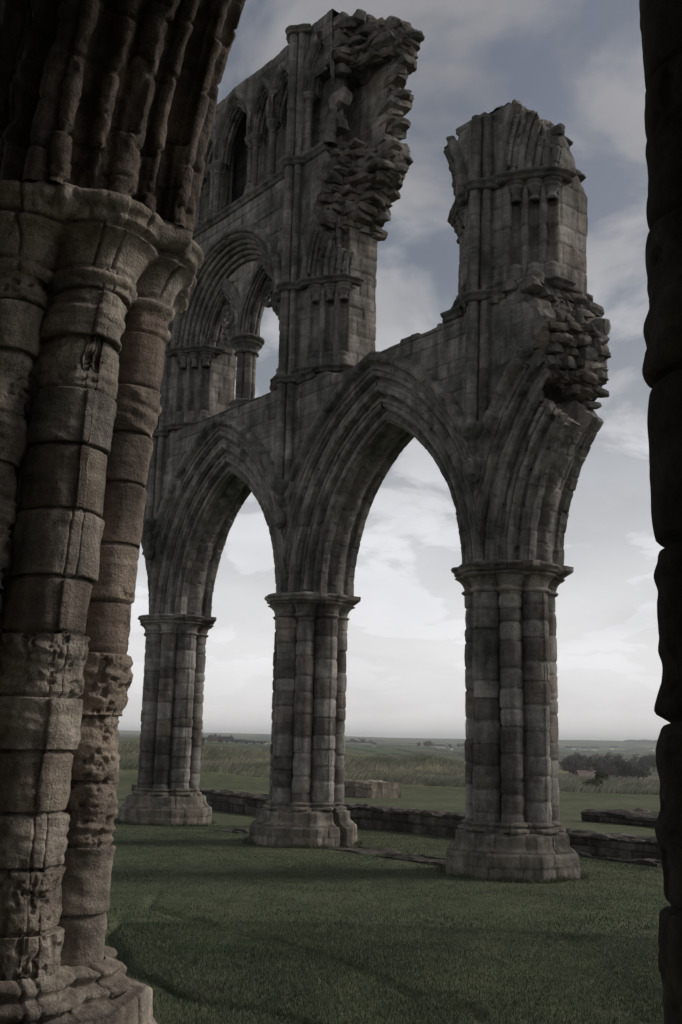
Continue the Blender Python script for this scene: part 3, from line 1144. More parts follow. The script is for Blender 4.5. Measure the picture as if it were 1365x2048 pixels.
def tribune_profile(n=150, umax=.52, back=-.62):
    pts = [(umax + .22, .62), (umax + .21, .67), (umax + .17, .73), (umax + .10, .745), (umax + .05, .72), (umax + .03, .66)]
    m = 200
    for i in range(m + 1):
        w = i / m
        u = umax * (1 - w); v = .65 + (.12 - .65) * w
        ph = w * 6; k = ph % 1
        b = .05 * (math.sin(math.pi * k) ** .7 - .6) - .03 * math.exp(-((min(k, 1 - k)) / .07) ** 2)
        nu, nv = -.7, .7
        pts.append((u + nu * b, v + nv * b))
    if back is not None:
        pts += [(0, .05), (0, back), (.2, back)]
    else:
        pts += [(0.02, .05), (.04, -.02), (.2, -.02)]
    p = np.array(pts)
    d = np.concatenate([[0], np.cumsum(np.hypot(*np.diff(p, axis=0).T))])
    t = np.linspace(0, d[-1], n)
    return np.stack([np.interp(t, d, p[:, 0]), np.interp(t, d, p[:, 1])], -1), t


TP, TD = tribune_profile()
RT = 1.42
mb = MB()
half_arch(mb, -BAY, 1, TP, TD, zs=ZC + .1, e=0.0, ri=RT, step=.022, seed=301)
half_arch(mb, 0, -1, TP, TD, zs=ZC + .1, e=0.0, ri=RT, step=.022, seed=305)
tarch = mb.build('round_arch', M_FAR, ruin)


def dogtooth(mb, s0, side, R, v, ph0, ph1, zs, half=BAY / 2, e=0.0, n=22, size=.035, col=None):
    for i in range(n):
        ph = ph0 + (ph1 - ph0) * (i + .5) / n
        c = np.array([s0 + side * (half + e - R * math.cos(ph)), -v, zs + R * math.sin(ph)])
        er = np.array([-side * math.cos(ph), 0, math.sin(ph)])
        et = np.array([side * math.sin(ph), 0, math.cos(ph)])
        ey = np.array([0, -1.0, 0])
        V = [c + er * size + et * size, c - er * size + et * size, c - er * size - et * size, c + er * size - et * size, c + ey * size * 1.1]
        mb.poly(V, [(0, 1, 4), (1, 2, 4), (2, 3, 4), (3, 0, 4)], col if col is not None else PAL['far'][2])


for s_, d_ in ((-BAY, 1), (0, -1)):
    mb = MB()
    dogtooth(mb, s_, d_, RT + .50, .68, .05, 1.55, ZC + .1, n=34)
    mb.build('dogtooth_ornament', M_FAR, tarch, smooth=False)

# wall over the round arch
mb = MB()
S = np.linspace(-BAY, 0, 250)
ds = np.abs(S + mid)
re = RT + .60
zlo = ZC + .1 + np.sqrt(np.maximum(re * re - ds * ds, 0))
wall_strip(mb, S, zlo, np.full_like(S, 13.02), seed=333, top_rough=0.0)
S = np.linspace(-BAY - 1.1, -BAY, 40)
wall_strip(mb, S, np.full_like(S, 10.4), np.full_like(S, 13.02), seed=337, top_rough=0.0)
mb.build('tribune_wall', M_FAR, ruin)

# plate tracery with two lancets on a clustered shaft
mb = MB()
SE = RT - .20
ea, ra_ = .90, .90 + SE / 2
prs, prd = arcade_profile(90, vw=.26, sof=.14, rolls=3, amp=.03, hood=False, umax=.20)
prs = prs + np.array([0, .02])
ZSUB = 10.22
for (se, sd_) in ((-BAY + mid - RT, 1), (-BAY + mid - .20, -1), (-BAY + mid + .20, 1), (-BAY + mid + RT, -1)):
    half_arch(mb, se, sd_, prs, prd, zs=ZSUB, e=ea, ri=ra_, half=SE / 2, step=.022, seed=int(400 + se * 5), smin=-.3, dep=dict(off=.006, rough=.006))
S = np.linspace(-mid - RT - .02, -mid + RT + .02, 120)
d1 = np.abs(np.abs(S + mid) - (RT + .20) / 2)
ru = ra_ + .16
zl = ZSUB + np.sqrt(np.maximum(ru * ru - (d1 + ea) ** 2, 0))
zt = ZC + .1 + np.sqrt(np.maximum((RT + .05) ** 2 - (S + mid) ** 2, 0))
zt = np.maximum(zt, zl + .01)
wall_strip(mb, S, zl, zt, vf=.22, vb=-.18, seed=341, top_rough=0.0, pal='ashlar')
trac = mb.build('plate_tracery', M_FAR, ruin)
for c_ in (-mid - (RT + .20) / 2, -mid + (RT + .20) / 2):
    mb = MB()
    # ring with four foils
    t = np.linspace(0, 2 * math.pi, 97)
    for (kx, kz, R, rr_) in ((0, 0, .235, .045), (.105, 0, .085, .025), (-.105, 0, .085, .025), (0, .105, .085, .025), (0, -.105, .085, .025)):
        a = np.linspace(0, 2 * math.pi, 13)
        A, T = np.meshgrid(a, t)
        rad = R + rr_ * np.cos(A)
        P = np.stack([c_ + kx + rad * np.cos(T), -.02 + rr_ * 1.6 * np.sin(A), 11.0 + kz + rad * np.sin(T)], -1)
        P += .006 * fbm(P, 12, 2, 5)[..., None]
        mb.grid(P, np.array(PAL['far'][0]))
    mb.build('quatrefoil', M_FAR, trac)
mb = MB()
for (dx, dy, r) in ((0, -.17, .085), (-.13, -.05, .08), (.13, -.05, .08), (0, .10, .085), (-.10, .08, .07), (.10, .08, .07)):
    shaft_run(mb, -mid + dx, dy, r, 8.72, 10.0, 351, n=18)
shaft_run(mb, -mid, -.03, .13, 8.6, 10.1, 355)
lathe(mb, -mid, -.03, [(8.44, .36), (8.62, .36), (8.65, .31), (8.72, .30), (8.76, .33), (8.80, .30), (8.83, .24)], PAL['far'][1], 40, .01, 4)
lathe(mb, -mid, -.03, [(9.86, .22), (9.88, .27), (9.90, .24), (9.96, .24), (10.04, .29), (10.08, .34), (10.10, .29), (10.14, .31), (10.17, .37), (10.21, .38), (10.24, .34), (10.245, .02)], PAL['far'][0], 40, .012, 6)
mb.build('mid_column', M_FAR, ruin)

# --- springing of the lost tribune arch at the second and third upper piers
TB, TBD = tribune_profile(back=None)


def brk(a, b, sd_):
    rg = np.random.RandomState(sd_).uniform(-.06, .06, 60)

    def f(u, v, dist):
        return a + (b - a) * sstep(u, 0, .5) + rg[np.floor(dist / .17).astype(int) % 60]
    return f


for (s0, side, a, b, zt, sd_) in ((0, 1, .36, .56, 0, 1), (BAY, -1, .34, .60, 0, 2), (BAY, 1, .30, .52, 0, 3)):
    mb = MB()
    half_arch(mb, s0, side, TB, TBD, zs=ZC + .1, e=0.0, ri=RT, step=.022, seed=500 + sd_, phi_end=brk(a, b, sd_), dep=dict(off=.016, rough=.014))
    o = mb.build('arch_springer', M_FAR, ruin, warp=warp3 if s0 > 1 else None)
    mb = MB()
    dogtooth(mb, s0, side, RT + .50, .68, .05, b - .06, ZC + .1, n=14, size=.045)
    mb.build('dogtooth_ornament', M_FAR, o, smooth=False, warp=warp3 if s0 > 1 else None)


def zlowT(s):
    d = np.maximum(BAY / 2 - np.asarray(s), 0)
    r = RT + .45
    return ZC + .1 + np.sqrt(np.maximum(r * r - d * d, 0)) * (d < r)


def send3r(z, v):
    return np.interp(z, [10.4, 10.8, 11.1, 11.4, 11.7], [.50, .62, .78, .80, .50]) + 0 * np.asarray(v)


def send3l(z, v):
    return np.interp(z, [10.4, 10.8, 11.3, 11.8, 12.1], [.50, .60, .68, .60, .50]) + 0 * np.asarray(v)


mb = MB()
end_block(mb, BAY, send3r, 10.42, 11.62, seed=61, vf=.63, vb=.0, zlow=zlowT, bottom=False, back=False, topj=.1)
end_block(mb, BAY, send3l, 10.42, 11.72, seed=63, vf=.63, vb=.0, zlow=zlowT, bottom=False, back=False, side=-1, topj=.1)
mb.build('broken_wall_end', M_FAR, ruin, warp=warp3)
mb = MB()
rng = np.random.RandomState(21)
for i in range(34):
    s = rng.uniform(-.9, 1.0); v = rng.uniform(-.55, .5)
    if abs(s) * .74 + max(v, 0) * 1.0 > .72: continue
    z = float(top3(np.array(s), np.array(v)))
    rock(mb, (BAY + s, -v, z + rng.uniform(-.10, .0)), (rng.uniform(.10, .2), rng.uniform(.08, .16), rng.uniform(.06, .11)), rng, 'far', tilt=.3)
mb.build('rubble_core', M_FAR, ruin, warp=warp3)
mb = MB()
for i in range(30):
    rock(mb, (BAY + rng.uniform(.25, 1.0), -rng.uniform(.05, .62), rng.uniform(8.4, 8.62)), (rng.uniform(.10, .2), rng.uniform(.08, .14), rng.uniform(.05, .09)), rng, 'far', tilt=.3)
mb.build('rubble_core', M_FAR, ruin, warp=warp3)

# --- upper storeys beside the second pier: wall stub, rubble, clerestory passage


def sendB(z, v):
    """z 11.3 to 13.1"""
    z = np.asarray(z, float); v = np.asarray(v, float)
    f = np.interp(z, [10.4, 11.0, 11.3, 11.8, 12.4, 12.8, 13.1], [.35, .62, .80, .72, .85, 1.05, 1.05])
    r = np.interp(z, [10.4, 11.3, 11.7, 12.2, 12.6, 12.9, 13.1], [1.02, 1.05, 1.15, 1.42, 1.72, 1.66, 1.55])
    w = sstep(-v, -.35, .35)
    return f * (1 - w) + r * w


mb = MB()
end_block(mb, 0, sendB, 11.45, 13.05, seed=71, chunk=.10, bottom=True)
end_block(mb, 0, sendB, 10.42, 11.5, seed=73, vf=.63, vb=.05, chunk=.04, zlow=zlowT, bottom=False, back=False)
mb.build('broken_wall_end', M_FAR, ruin)


def sendU(z, v):
    """mass over the passage, z 14.85 to 16.4"""
    z = np.asarray(z, float); v = np.asarray(v, float)
    f = np.interp(z, [14.8, 15.2, 15.6, 16.0, 16.4], [.95, 1.05, 1.15, 1.0, .7])
    r = np.interp(z, [14.0, 14.8, 15.2, 15.6, 16.0, 16.4], [1.75, 1.95, 2.15, 1.9, 1.5, .9])
    w = sstep(-v, -.35, .35)
    return f * (1 - w) + r * w


def sendW(z, v):
    return np.interp(z, [13.0, 13.6, 14.2, 14.9], [1.55, 1.66, 1.72, 1.9]) + 0 * np.asarray(v)


mb = MB()
end_block(mb, 0, sendU, 14.85, 15.68, seed=75, vf=.52, chunk=.10, topj=.14)
end_block(mb, 0, sendW, 13.0, 14.95, seed=77, vf=-.28, vb=-.63, chunk=.06, pal='ashlar')
mb.build('clerestory_end', M_FAR, ruin)
mb = MB()
strew(mb, 0, sendB, 11.5, 13.15, .50, -.62, 170, 31, size=(.13, .12, .072), push=-.03)
strew(mb, 0, sendB, 12.2, 13.1, -.1, -.62, 24, 32, size=(.19, .16, .085), push=.03)
strew(mb, 0, sendU, 14.85, 15.65, .45, -.62, 150, 33, size=(.13, .12, .075), push=-.03)
strew(mb, 0, sendW, 13.1, 14.9, -.35, -.62, 34, 34, size=(.15, .13, .09), push=.01)
rng = np.random.RandomState(35)
for i in range(70):
    s = rng.uniform(-.15, 1.5); v = rng.uniform(-.55, .45)
    rock(mb, (s, -v, 15.58 + .18 * math.sin(s * 2) + rng.uniform(-.08, .10)), (rng.uniform(.12, .26), rng.uniform(.10, .2), rng.uniform(.06, .12)), rng, 'far', tilt=.45)
for (s, v, z, a, b, c) in ((.98, .30, 14.15, .24, .15, .17), (.92, .32, 13.55, .22, .14, .12), (1.0, .35, 14.75, .16, .14, .10), (2.15, -.5, 15.25, .26, .16, .08), (2.0, -.45, 14.75, .18, .14, .10),
                           (1.86, -.5, 14.1, .2, .14, .07), (1.84, -.5, 13.5, .2, .16, .07), (1.8, -.5, 12.75, .26, .18, .08), (1.35, -.5, 11.75, .16, .12, .07)):
    rock(mb, (s, -v, z), (a, b, c), rng, 'far', tilt=.15)
mb.build('rubble_core', M_FAR, ruin)

# --- clerestory
for a_, b_ in ((-BAY - 1.1, -BAY - .33), (-BAY + .33, -.33), (.33, 1.0)):
    mb = MB()
    string_run(mb, [(a_, -.63), (b_, -.63)], 13.1, 8)
    mb.build('string_course', M_FAR, ruin)
ZL = 14.50
OPEN = [(-mid, .58, 1.10)]
for sg in (-1, 1):
    OPEN += [(-mid + sg * 1.13, .30, .80), (-mid + sg * 1.87, .30, .80)]
OPEN += [(mid - 1.87, .30, .80), (-BAY - mid + 1.87, .30, .80)]
S = np.linspace(-BAY - 1.1, .97, 330)
zl = np.full_like(S, 13.04)
for c_, a_, h_ in OPEN:
    R_ = (a_ * a_ + h_ * h_) / (2 * a_); e_ = R_ - a_
    ru = R_ + .13
    d = np.abs(S - c_)
    ins = d < a_ + .08
    zz_ = ZL + np.sqrt(np.maximum(ru * ru - (d + e_) ** 2, 0))
    zl = np.where(ins, np.maximum(zl, zz_), zl)
zt = 16.08 + .05 * noise(np.stack([S, 0 * S, 0 * S], -1), 2.2, 9) + .10 * np.exp(-((S + mid) / .35) ** 2)
mb = MB()
wall_strip(mb, S, zl, zt, vf=.56, vb=.18, seed=361, top_rough=.05, step=.03, ch=.27, bw=.4)
# blind panels behind the flanking lancets
for c_, a_, h_ in OPEN[1:]:
    S2 = np.linspace(c_ - a_ - .1, c_ + a_ + .1, 26)
    wall_strip(mb, S2, np.full_like(S2, 13.04), np.full_like(S2, 15.5), vf=.27, vb=.2, seed=371 + int(c_ * 9), top_rough=0, ch=.27, bw=.4)
cw = mb.build('clerestory_wall', M_FAR, ruin)
mb = MB()
S = np.linspace(-BAY - 1.1, .05, 120)
wall_strip(mb, S, np.full_like(S, 13.0), 16.15 + .06 * noise(np.stack([S, 0 * S, 0 * S], -1), 2.0, 2), vf=-.28, vb=-.63, seed=381, top_rough=.05)
S = np.linspace(-BAY - 1.1, .1, 80)
wall_strip(mb, S, np.full_like(S, 15.55), np.full_like(S, 16.10), vf=.20, vb=-.30, seed=383, top_rough=.03)
mb.build('passage_wall', M_FAR, ruin)
for c_, a_, h_ in OPEN:
    R_ = (a_ * a_ + h_ * h_) / (2 * a_); e_ = R_ - a_
    cp, cd = arcade_profile(56, vw=.16, sof=.10, rolls=2, amp=.035, hood=True, back=False, umax=.14)
    cp = cp * np.array([.85, 1]) + np.array([0, .42])
    mb = MB()
    for sg in (-1, 1):
        if c_ > .3 and sg > 0:
            half_arch(mb, c_ + a_, -1, cp, cd, zs=ZL, e=e_, ri=R_, half=a_, step=.022, seed=601, smin=-.2, dep=dict(off=.005, rough=.005), phi_end=lambda u, v, d: np.full(u.shape, .35))
        else:
            half_arch(mb, c_ + sg * a_, -sg, cp, cd, zs=ZL, e=e_, ri=R_, half=a_, step=.022, seed=600 + sg, smin=-.2, dep=dict(off=.005, rough=.005))
    mb.build('lancet_arch', M_FAR, cw)
cols_ = []
for sg in (-1, 1):
    cols_ += [-mid + sg * .68, -mid + sg * 1.50, -mid + sg * 2.24]
cols_ += [mid - 2.24, mid - 1.50]
for i, c_ in enumerate(cols_):
    mb = MB()
    big = abs(abs(c_ + mid) - .68) < .01
    if i == len(cols_) - 1:
        shaft_run(mb, c_, -.50, .07, 13.3, 13.9, 620 + i, n=16)
    else:
        shaft_run(mb, c_, -.56, .075, 13.3, 14.25, 620 + i, n=16)
        small_capital(mb, c_, -.56, .085, ZL, 620 + i)
        if big:
            o_ = -.17 if c_ < -mid else .17
            shaft_run(mb, c_ + o_, -.56, .07, 13.3, 14.25, 640 + i, n=16)
            small_capital(mb, c_ + o_, -.56, .08, ZL, 640 + i)
            small_base(mb, c_ + o_, -.56, .07, 13.06, i)
    small_base(mb, c_, -.56, .07, 13.06, i)
    mb.build('colonnette', M_FAR, cw)

# ------------------------------------------------------------------ the near arcade: one pier at the left edge, one at the right edge
CL = np.array([-1.74, 5.60])
CR = np.array([1.165, 1.74])


def warpL(V):
    V = V.copy()
    z = np.clip(V[:, 2], 0, 4.15)
    d = .062 * np.clip(z - 2.5, 0, None) ** 2 - .012 * (z - 1.5) + np.interp(z, [0, 1.6, 2.2, 2.8, 3.4, 4.1, 5], [0, 0, .045, .075, .060, .020, .015])
    V[:, 0] += d * .618
    V[:, 1] += d * .786
    V[:, 0] += .10 * np.clip(V[:, 2] - 4.4, 0, None)
    V[:, 2] *= 1 + .015 * np.clip(V[:, 2] - 1, 0, 1)
    return V


left = empty('compound_pier', (CL[0], CL[1], 0), ANG)
tag(left, 'weathered buff and reddish clustered stone pier with moulded capital, close on the left', 'pier', 'near arcade piers')
pier(left, 0, 0, 700, 'near', M_NEAR, 140, near=True, warp=warpL, as_parts=True, red=(1, 5), plinth_mat=M_NEAR, caps=.80, hk=.84)
PN, PND = arcade_profile(460, amp=.085, rolls=6, sofrolls=True)


def near_arch(parent, seed, sides, mat, pal, warp=None, step=.014):
    for sg in sides:
        mb = MB()
        half_arch(mb, 0, sg, PN, PND, seed=seed, step=step, e=.38, ri=2.2, pal=pal, dep=dict(groove=.018, gw=.012, off=.012, rough=.018, pit=.014), vous=.36)
        mb.build('arch', mat, parent, warp=warp)
        seed += 5
    mb = MB()
    for sg in sides:
        S = np.linspace(0, BAY / 2, 60) * sg
        wall_strip(mb, S, extrados(mid - np.abs(S), e=.38, ri=2.2), np.full_like(S, 9.2), step=.05, seed=seed, pal=pal, ch=.32)
    mb.build('spandrel_wall', mat, parent, warp=warp)


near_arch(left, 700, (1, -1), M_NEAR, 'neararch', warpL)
def warpR(V):
    V = V.copy()
    d = .0185 * (V[:, 2] - 1.55)
    V[:, 0] += d * .618
    V[:, 1] += d * .786
    return V


right = empty('compound_pier', (CR[0], CR[1], 0), ANG)
tag(right, 'black silhouetted stone pier with deep joints, filling the right edge', 'pier', 'near arcade piers')
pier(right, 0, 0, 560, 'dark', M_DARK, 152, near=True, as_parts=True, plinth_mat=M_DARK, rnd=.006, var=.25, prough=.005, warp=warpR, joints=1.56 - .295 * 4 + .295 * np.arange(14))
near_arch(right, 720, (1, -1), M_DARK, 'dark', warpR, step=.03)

# unseen wall and arched cover, added to block sky light from behind the camera
blocker = empty('sky_blocker', (CL[0], CL[1], 0), ANG)
tag(blocker, 'unseen dark wall and arched cover added to shade the near piers', 'wall')
mb = MB()
S = np.linspace(-1.5, 13.5, 160)
P = np.stack(np.broadcast_arrays(S[None, :], -3.9 + 0 * S[None, :], np.linspace(-.1, 7.2, 80)[:, None]), -1).astype(float)
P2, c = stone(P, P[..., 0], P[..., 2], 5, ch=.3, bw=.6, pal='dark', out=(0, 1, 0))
mb.grid(P2, c)
mb.build('blocker_face', M_DARK, blocker)
mb = MB()
A = np.linspace(0, math.pi, 60)[:, None]
S = np.linspace(-1.5, 13.5, 120)
P = np.stack(np.broadcast_arrays(S[None, :] + 0 * A, -2.27 - 1.63 * np.cos(A) + 0 * S[None, :], 7.2 + 1.5 * np.sin(A) + 0 * S[None, :]), -1).astype(float)
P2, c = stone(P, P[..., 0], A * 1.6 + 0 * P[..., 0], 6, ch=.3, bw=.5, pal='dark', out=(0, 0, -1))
mb.grid(P2, c)
mb.build('blocker_vault', M_DARK, blocker)

# ------------------------------------------------------------------ ground and far country
R_T = np.array([0, 40, 46, 54, 70, 150, 400, 1000, 2000, 3500, 5500, 7000, 12000.])
AZ_T = np.array([-60, -10, 3, 13, 60.])
H_T = np.array([
    [0, 0, .55, 1.15, .9, .7, .4, .6, 2, 8, 34, 10, -60],
    [0, 0, .55, 1.15, .9, .6, .3, .4, 1, 8, 30, 10, -60],
    [0, 0, .30, .78, .35, -.9, -3, -4.5, -3.5, 3, 22, 5, -60],
    [0, 0, .0, .10, -.6, -4, -11, -11, -10, -2, 32, 20, -60],
    [0, 0, .0, .05, -1, -5, -12, -11, -10, 0, 30, 18, -60]])
L1 = (np.array([8.1, 8.44, 9.56, 10.3, 11.3, 12.45]), np.array([1.05, .69, .16, -.3, -1.1, -2.0]))
L2 = (np.array([6.9, 7.64, 8.2, 9.27, 10.84]), np.array([.35, -.2, -.93, -1.63, -2.14]))


def ground_h(x, y):
    x = np.asarray(x, float); y = np.asarray(y, float)
    r = np.hypot(x, y)
    az = np.degrees(np.arctan2(x, np.maximum(y, 1e-6)))
    az = np.where(y <= 0, np.sign(x) * 60, np.clip(az, -59.9, 59.9))
    hs = np.stack([np.interp(r, R_T, H_T[i]) for i in range(5)], 0)
    k = np.clip(np.searchsorted(AZ_T, az) - 1, 0, 3)
    t = (az - AZ_T[k]) / (AZ_T[k + 1] - AZ_T[k])
    a = np.take_along_axis(hs, k[None], 0)[0]
    b = np.take_along_axis(hs, k[None] + 1, 0)[0]
    h = a * (1 - t) + b * t
    Q = np.stack([x, y, 0 * x], -1)
    near = 1 - sstep(r, 30, 42)
    h = h + near * (.022 * fbm(Q, .5, 3, 3) + .006 * noise(Q, 3.0, 7))
    bank = sstep(r, 44, 52) * (1 - sstep(r, 90, 140))
    h = h + bank * (.26 * fbm(Q, .24, 4, 5) + .16 * np.abs(noise(Q, .8, 15)))
    far = sstep(r, 600, 4500)
    h = h + far * (4.0 * noise(Q, 1 / 900., 11) + 1.0 * noise(Q, 1 / 260., 12))
    for (ly, lx), fade in ((L1, 1.0), (L2, 1.3)):
        m = sstep(y, ly[0] - .8, ly[0]) * (1 - sstep(y, ly[-1], ly[-1] + 1.5))
        xl = np.interp(y, ly, lx) + .05 * noise(Q, 1.8, 21)
        d = x - xl
        h = h - m * fade * (.008 * (1 - sstep(d, -.10, .06)) * sstep(d, -1.6, -.2) + .060 * np.exp(-((d + .03) / .06) ** 2))
    return h


def field_colour(x, y):
    r = np.hypot(x, y)
    Q = np.stack([x, y, 0 * x], -1)
    g = .5 + .5 * np.clip(fbm(Q, .35, 4, 31), -1, 1)
    lawn = np.array([.074, .096, .062]) * (1 - g[..., None]) + np.array([.104, .116, .078]) * g[..., None]
    b = .5 + .5 * np.clip(fbm(Q * np.array([1, .5, 1]), .5, 4, 33), -1, 1)
    bank = np.array([.150, .170, .115]) * (1 - b[..., None]) + np.array([.250, .230, .180]) * b[..., None]
    # fields
    az = np.arctan2(x, y)
    u = az * 9 + .35 * noise(Q, 1 / 700., 41); v = np.log(np.maximum(r, 1)) * 7 + .5 * noise(Q, 1 / 900., 42) + .35 * u
    iv = np.floor(v).astype(int)
    uu = u * 2.2 + hsh(iv, 3) * 3
    iu = np.floor(uu).astype(int)
    hh = hsh(iu, iv, 5)
    cols = np.array([(.060, .095, .050), (.075, .115, .060), (.065, .085, .052), (.190, .185, .120), (.11, .105, .075), (.050, .080, .045), (.09, .125, .07)])
    f = cols[np.minimum((hh * 7).astype(int), 6)]
    ed = np.minimum(np.minimum(v - iv, iv + 1 - v) * 1.0, np.minimum(uu - iu, iu + 1 - uu) * .5)
    f = np.where((ed < .05)[..., None], np.array([.022, .028, .020]), f)
    moor = sstep(r, 4300, 5000)[..., None]
    f = f * (1 - moor) + moor * np.array([.035, .045, .035])
    w1 = sstep(r + 2.0 * noise(Q, .4, 9), 43, 46)[..., None]
    w2 = sstep(r, 110, 200)[..., None]
    return (lawn * (1 - w1) + bank * w1) * (1 - w2) + f * w2


rr = [3.0]
while rr[-1] < 11500:
    rr.append(rr[-1] * (1.009 if rr[-1] > 5 else 1.012))
rr = np.array([.02, 1.0, 2.0] + rr)
aa = np.radians(np.concatenate([np.linspace(-180, -24, 50)[:-1], np.linspace(-24, 24, 430), np.linspace(24, 180, 50)[1:]]))
RR, AA = np.meshgrid(rr, aa, indexing='ij')
GX, GY = RR * np.sin(AA), RR * np.cos(AA)
GP = np.stack([GX, GY, ground_h(GX, GY)], -1)


def ground_mat():
    m, t, b = principled('grassland')
    L = t.links.new
    at = N(t, 'ShaderNodeAttribute', attribute_name='tone')
    tc = N(t, 'ShaderNodeTexCoord')
    f1 = N(t, 'ShaderNodeTexNoise', i_Scale=38.0, i_Detail=8.0, i_Roughness=.7)
    f2 = N(t, 'ShaderNodeTexNoise', i_Scale=2.2, i_Detail=7.0, i_Roughness=.62)
    f3 = N(t, 'ShaderNodeTexNoise', i_Scale=.35, i_Detail=5.0, i_Roughness=.6)
    for n in (f1, f2, f3): L(tc.outputs['Object'], n.inputs['Vector'])
    c = at.outputs['Color']
    for n, lo, hi, p0, p1 in ((f1, (.45, .45, .40), (1.6, 1.6, 1.5), .3, .7), (f2, (.70, .72, .66), (1.30, 1.26, 1.2), .32, .68), (f3, (.85, .86, .80), (1.18, 1.12, 1.05), .35, .65)):
        r = ramp(t, [(p0, lo), (p1, hi)])
        L(n.outputs['Fac'], r.inputs[0])
        x = N(t, 'ShaderNodeMix', data_type='RGBA', blend_type='MULTIPLY')
        x.inputs[0].default_value = 1
        L(c, x.inputs[6]); L(r.outputs[0], x.inputs[7])
        c = x.outputs[2]
    L(c, b.inputs['Base Color'])
    bp = N(t, 'ShaderNodeBump')
    bp.inputs['Strength'].default_value = .6
    bp.inputs['Distance'].default_value = .03
    L(f1.outputs['Fac'], bp.inputs['Height'])
    L(bp.outputs[0], b.inputs['Normal'])
    return m


mb = MB()
cx_ = (GX[:-1, :-1] + GX[1:, 1:]) / 2; cy_ = (GY[:-1, :-1] + GY[1:, 1:]) / 2
mb.grid(GP, field_colour(cx_, cy_))
M_GRASS = ground_mat()
ground = mb.build('ground', M_GRASS)
tag(ground, kind='structure')

# blades of the mown lawn
M_BLADE = plain_mat('grass_blade', (.05, .08, .03), .8, 1.2, .30, attr=True)


def blades(name, n, rfun, azr, hgt, wid, cols, seed, lean=.5, wind=(0, 0), keep=None, mat=None):
    rng = np.random.RandomState(seed)
    r = rfun(rng.rand(n)); a = np.radians(rng.uniform(azr[0], azr[1], n))
    x, y = r * np.sin(a), r * np.cos(a)
    if keep is not None:
        m = keep(x, y, rng)
        x, y = x[m], y[m]; n = len(x)
    z = ground_h(x, y) - .003
    h = hgt[0] + (hgt[1] - hgt[0]) * rng.rand(n) ** 1.3
    if hgt[1] > .2:
        h *= .45 + .9 * np.clip(.5 + .6 * noise(np.stack([x, y, 0 * x], -1), .45, 3), 0, 1)
    else:
        h *= .7 + .6 * np.clip(.5 + .5 * noise(np.stack([x, y, 0 * x], -1), 1.1, 3), 0, 1)
    th = rng.uniform(0, 2 * math.pi, n)
    dx, dy = np.cos(th), np.sin(th)
    lx = wind[0] * h + lean * h * rng.normal(0, .5, n)
    ly = wind[1] * h + lean * h * rng.normal(0, .5, n)
    w = wid * (.6 + .8 * rng.rand(n))
    b0 = np.stack([x - dx * w, y - dy * w, z], -1)
    b1 = np.stack([x + dx * w, y + dy * w, z], -1)
    m0 = np.stack([x - dx * w * .6 + lx * .35, y - dy * w * .6 + ly * .35, z + h * .6], -1)
    m1 = np.stack([x + dx * w * .6 + lx * .35, y + dy * w * .6 + ly * .35, z + h * .6], -1)
    tp = np.stack([x + lx, y + ly, z + h * .98], -1)
    V = np.stack([b0, b1, m1, m0, tp], 1).reshape(-1, 3)
    i = np.arange(n)[:, None] * 5
    Fq = np.concatenate([i + np.array([[0, 1, 2, 3]]), i + np.array([[3, 2, 4, 4]])], 0)
    cols = np.array(cols)
    q = np.clip(rng.rand(n) * .6 + .4 * (.5 + .8 * noise(np.stack([x, y, 0 * x], -1), .5, 13)), 0, .999)
    c = cols[(q * len(cols)).astype(int)] * (.75 + .5 * rng.rand(n))[:, None]
    mb = MB()
    mb.poly(V, Fq, np.concatenate([c, c]))
    o = mb.build(name, mat or M_BLADE)
    tag(o, kind='stuff')
    return o


piers_w = [C1 + UX * BAY * k for k in (-1, 0, 1)] + [CL, CR]


def off_piers(x, y, rng):
    m = np.ones(len(x), bool)
    Q = np.stack([x, y, 0 * x], -1)
    for ly, lx in (L1, L2):                           # worn sunk lines carry little grass
        d = x - np.interp(y, ly, lx) - .05 * noise(Q, 1.8, 21)
        inside = (y > ly[0] - .5) & (y < ly[-1] + .8) & (np.abs(d + .03) < .05)
        m &= ~(inside & (rng.rand(len(x)) < .8))
    m &= (rng.rand(len(x)) < .55 + .6 * sstep(fbm(Q, .9, 3, 61), -.6, .5))
    for p in piers_w:
        m &= np.hypot(x - p[0], y - p[1]) > .92
    return m


blades('lawn_grass', 260000, lambda q: np.sqrt(6.6 ** 2 + q * (11.5 ** 2 - 6.6 ** 2)), (-19, 20), (.014, .034), .0022,
       [(.078, .103, .062), (.096, .126, .075), (.086, .114, .069), (.124, .148, .096), (.185, .185, .130)], 3, keep=off_piers)
blades('lawn_grass', 240000, lambda q: np.sqrt(11.5 ** 2 + q * (24 ** 2 - 11.5 ** 2)), (-19, 20), (.014, .032), .0035,
       [(.080, .105, .064), (.098, .127, .077), (.088, .116, .071), (.122, .147, .098), (.175, .178, .125)], 4, keep=off_piers)


def tufts(seed, n=26000):
    rng = np.random.RandomState(seed)
    k = rng.randint(len(piers_w), size=n)
    c = np.array(piers_w)[k]
    a = rng.uniform(0, 2 * math.pi, n) + ANG
    kk = (a - ANG + math.pi / 8) % (math.pi / 4) - math.pi / 8
    r = .93 / np.cos(kk) + .012 + .10 * rng.rand(n) ** 2.2
    x = c[:, 0] + r * np.cos(a); y = c[:, 1] + r * np.sin(a)
    keep = rng.rand(n) < sstep(noise(np.stack([x, y, 0 * x], -1), 3.0, 5), -.5, .5)
    return x[keep], y[keep]


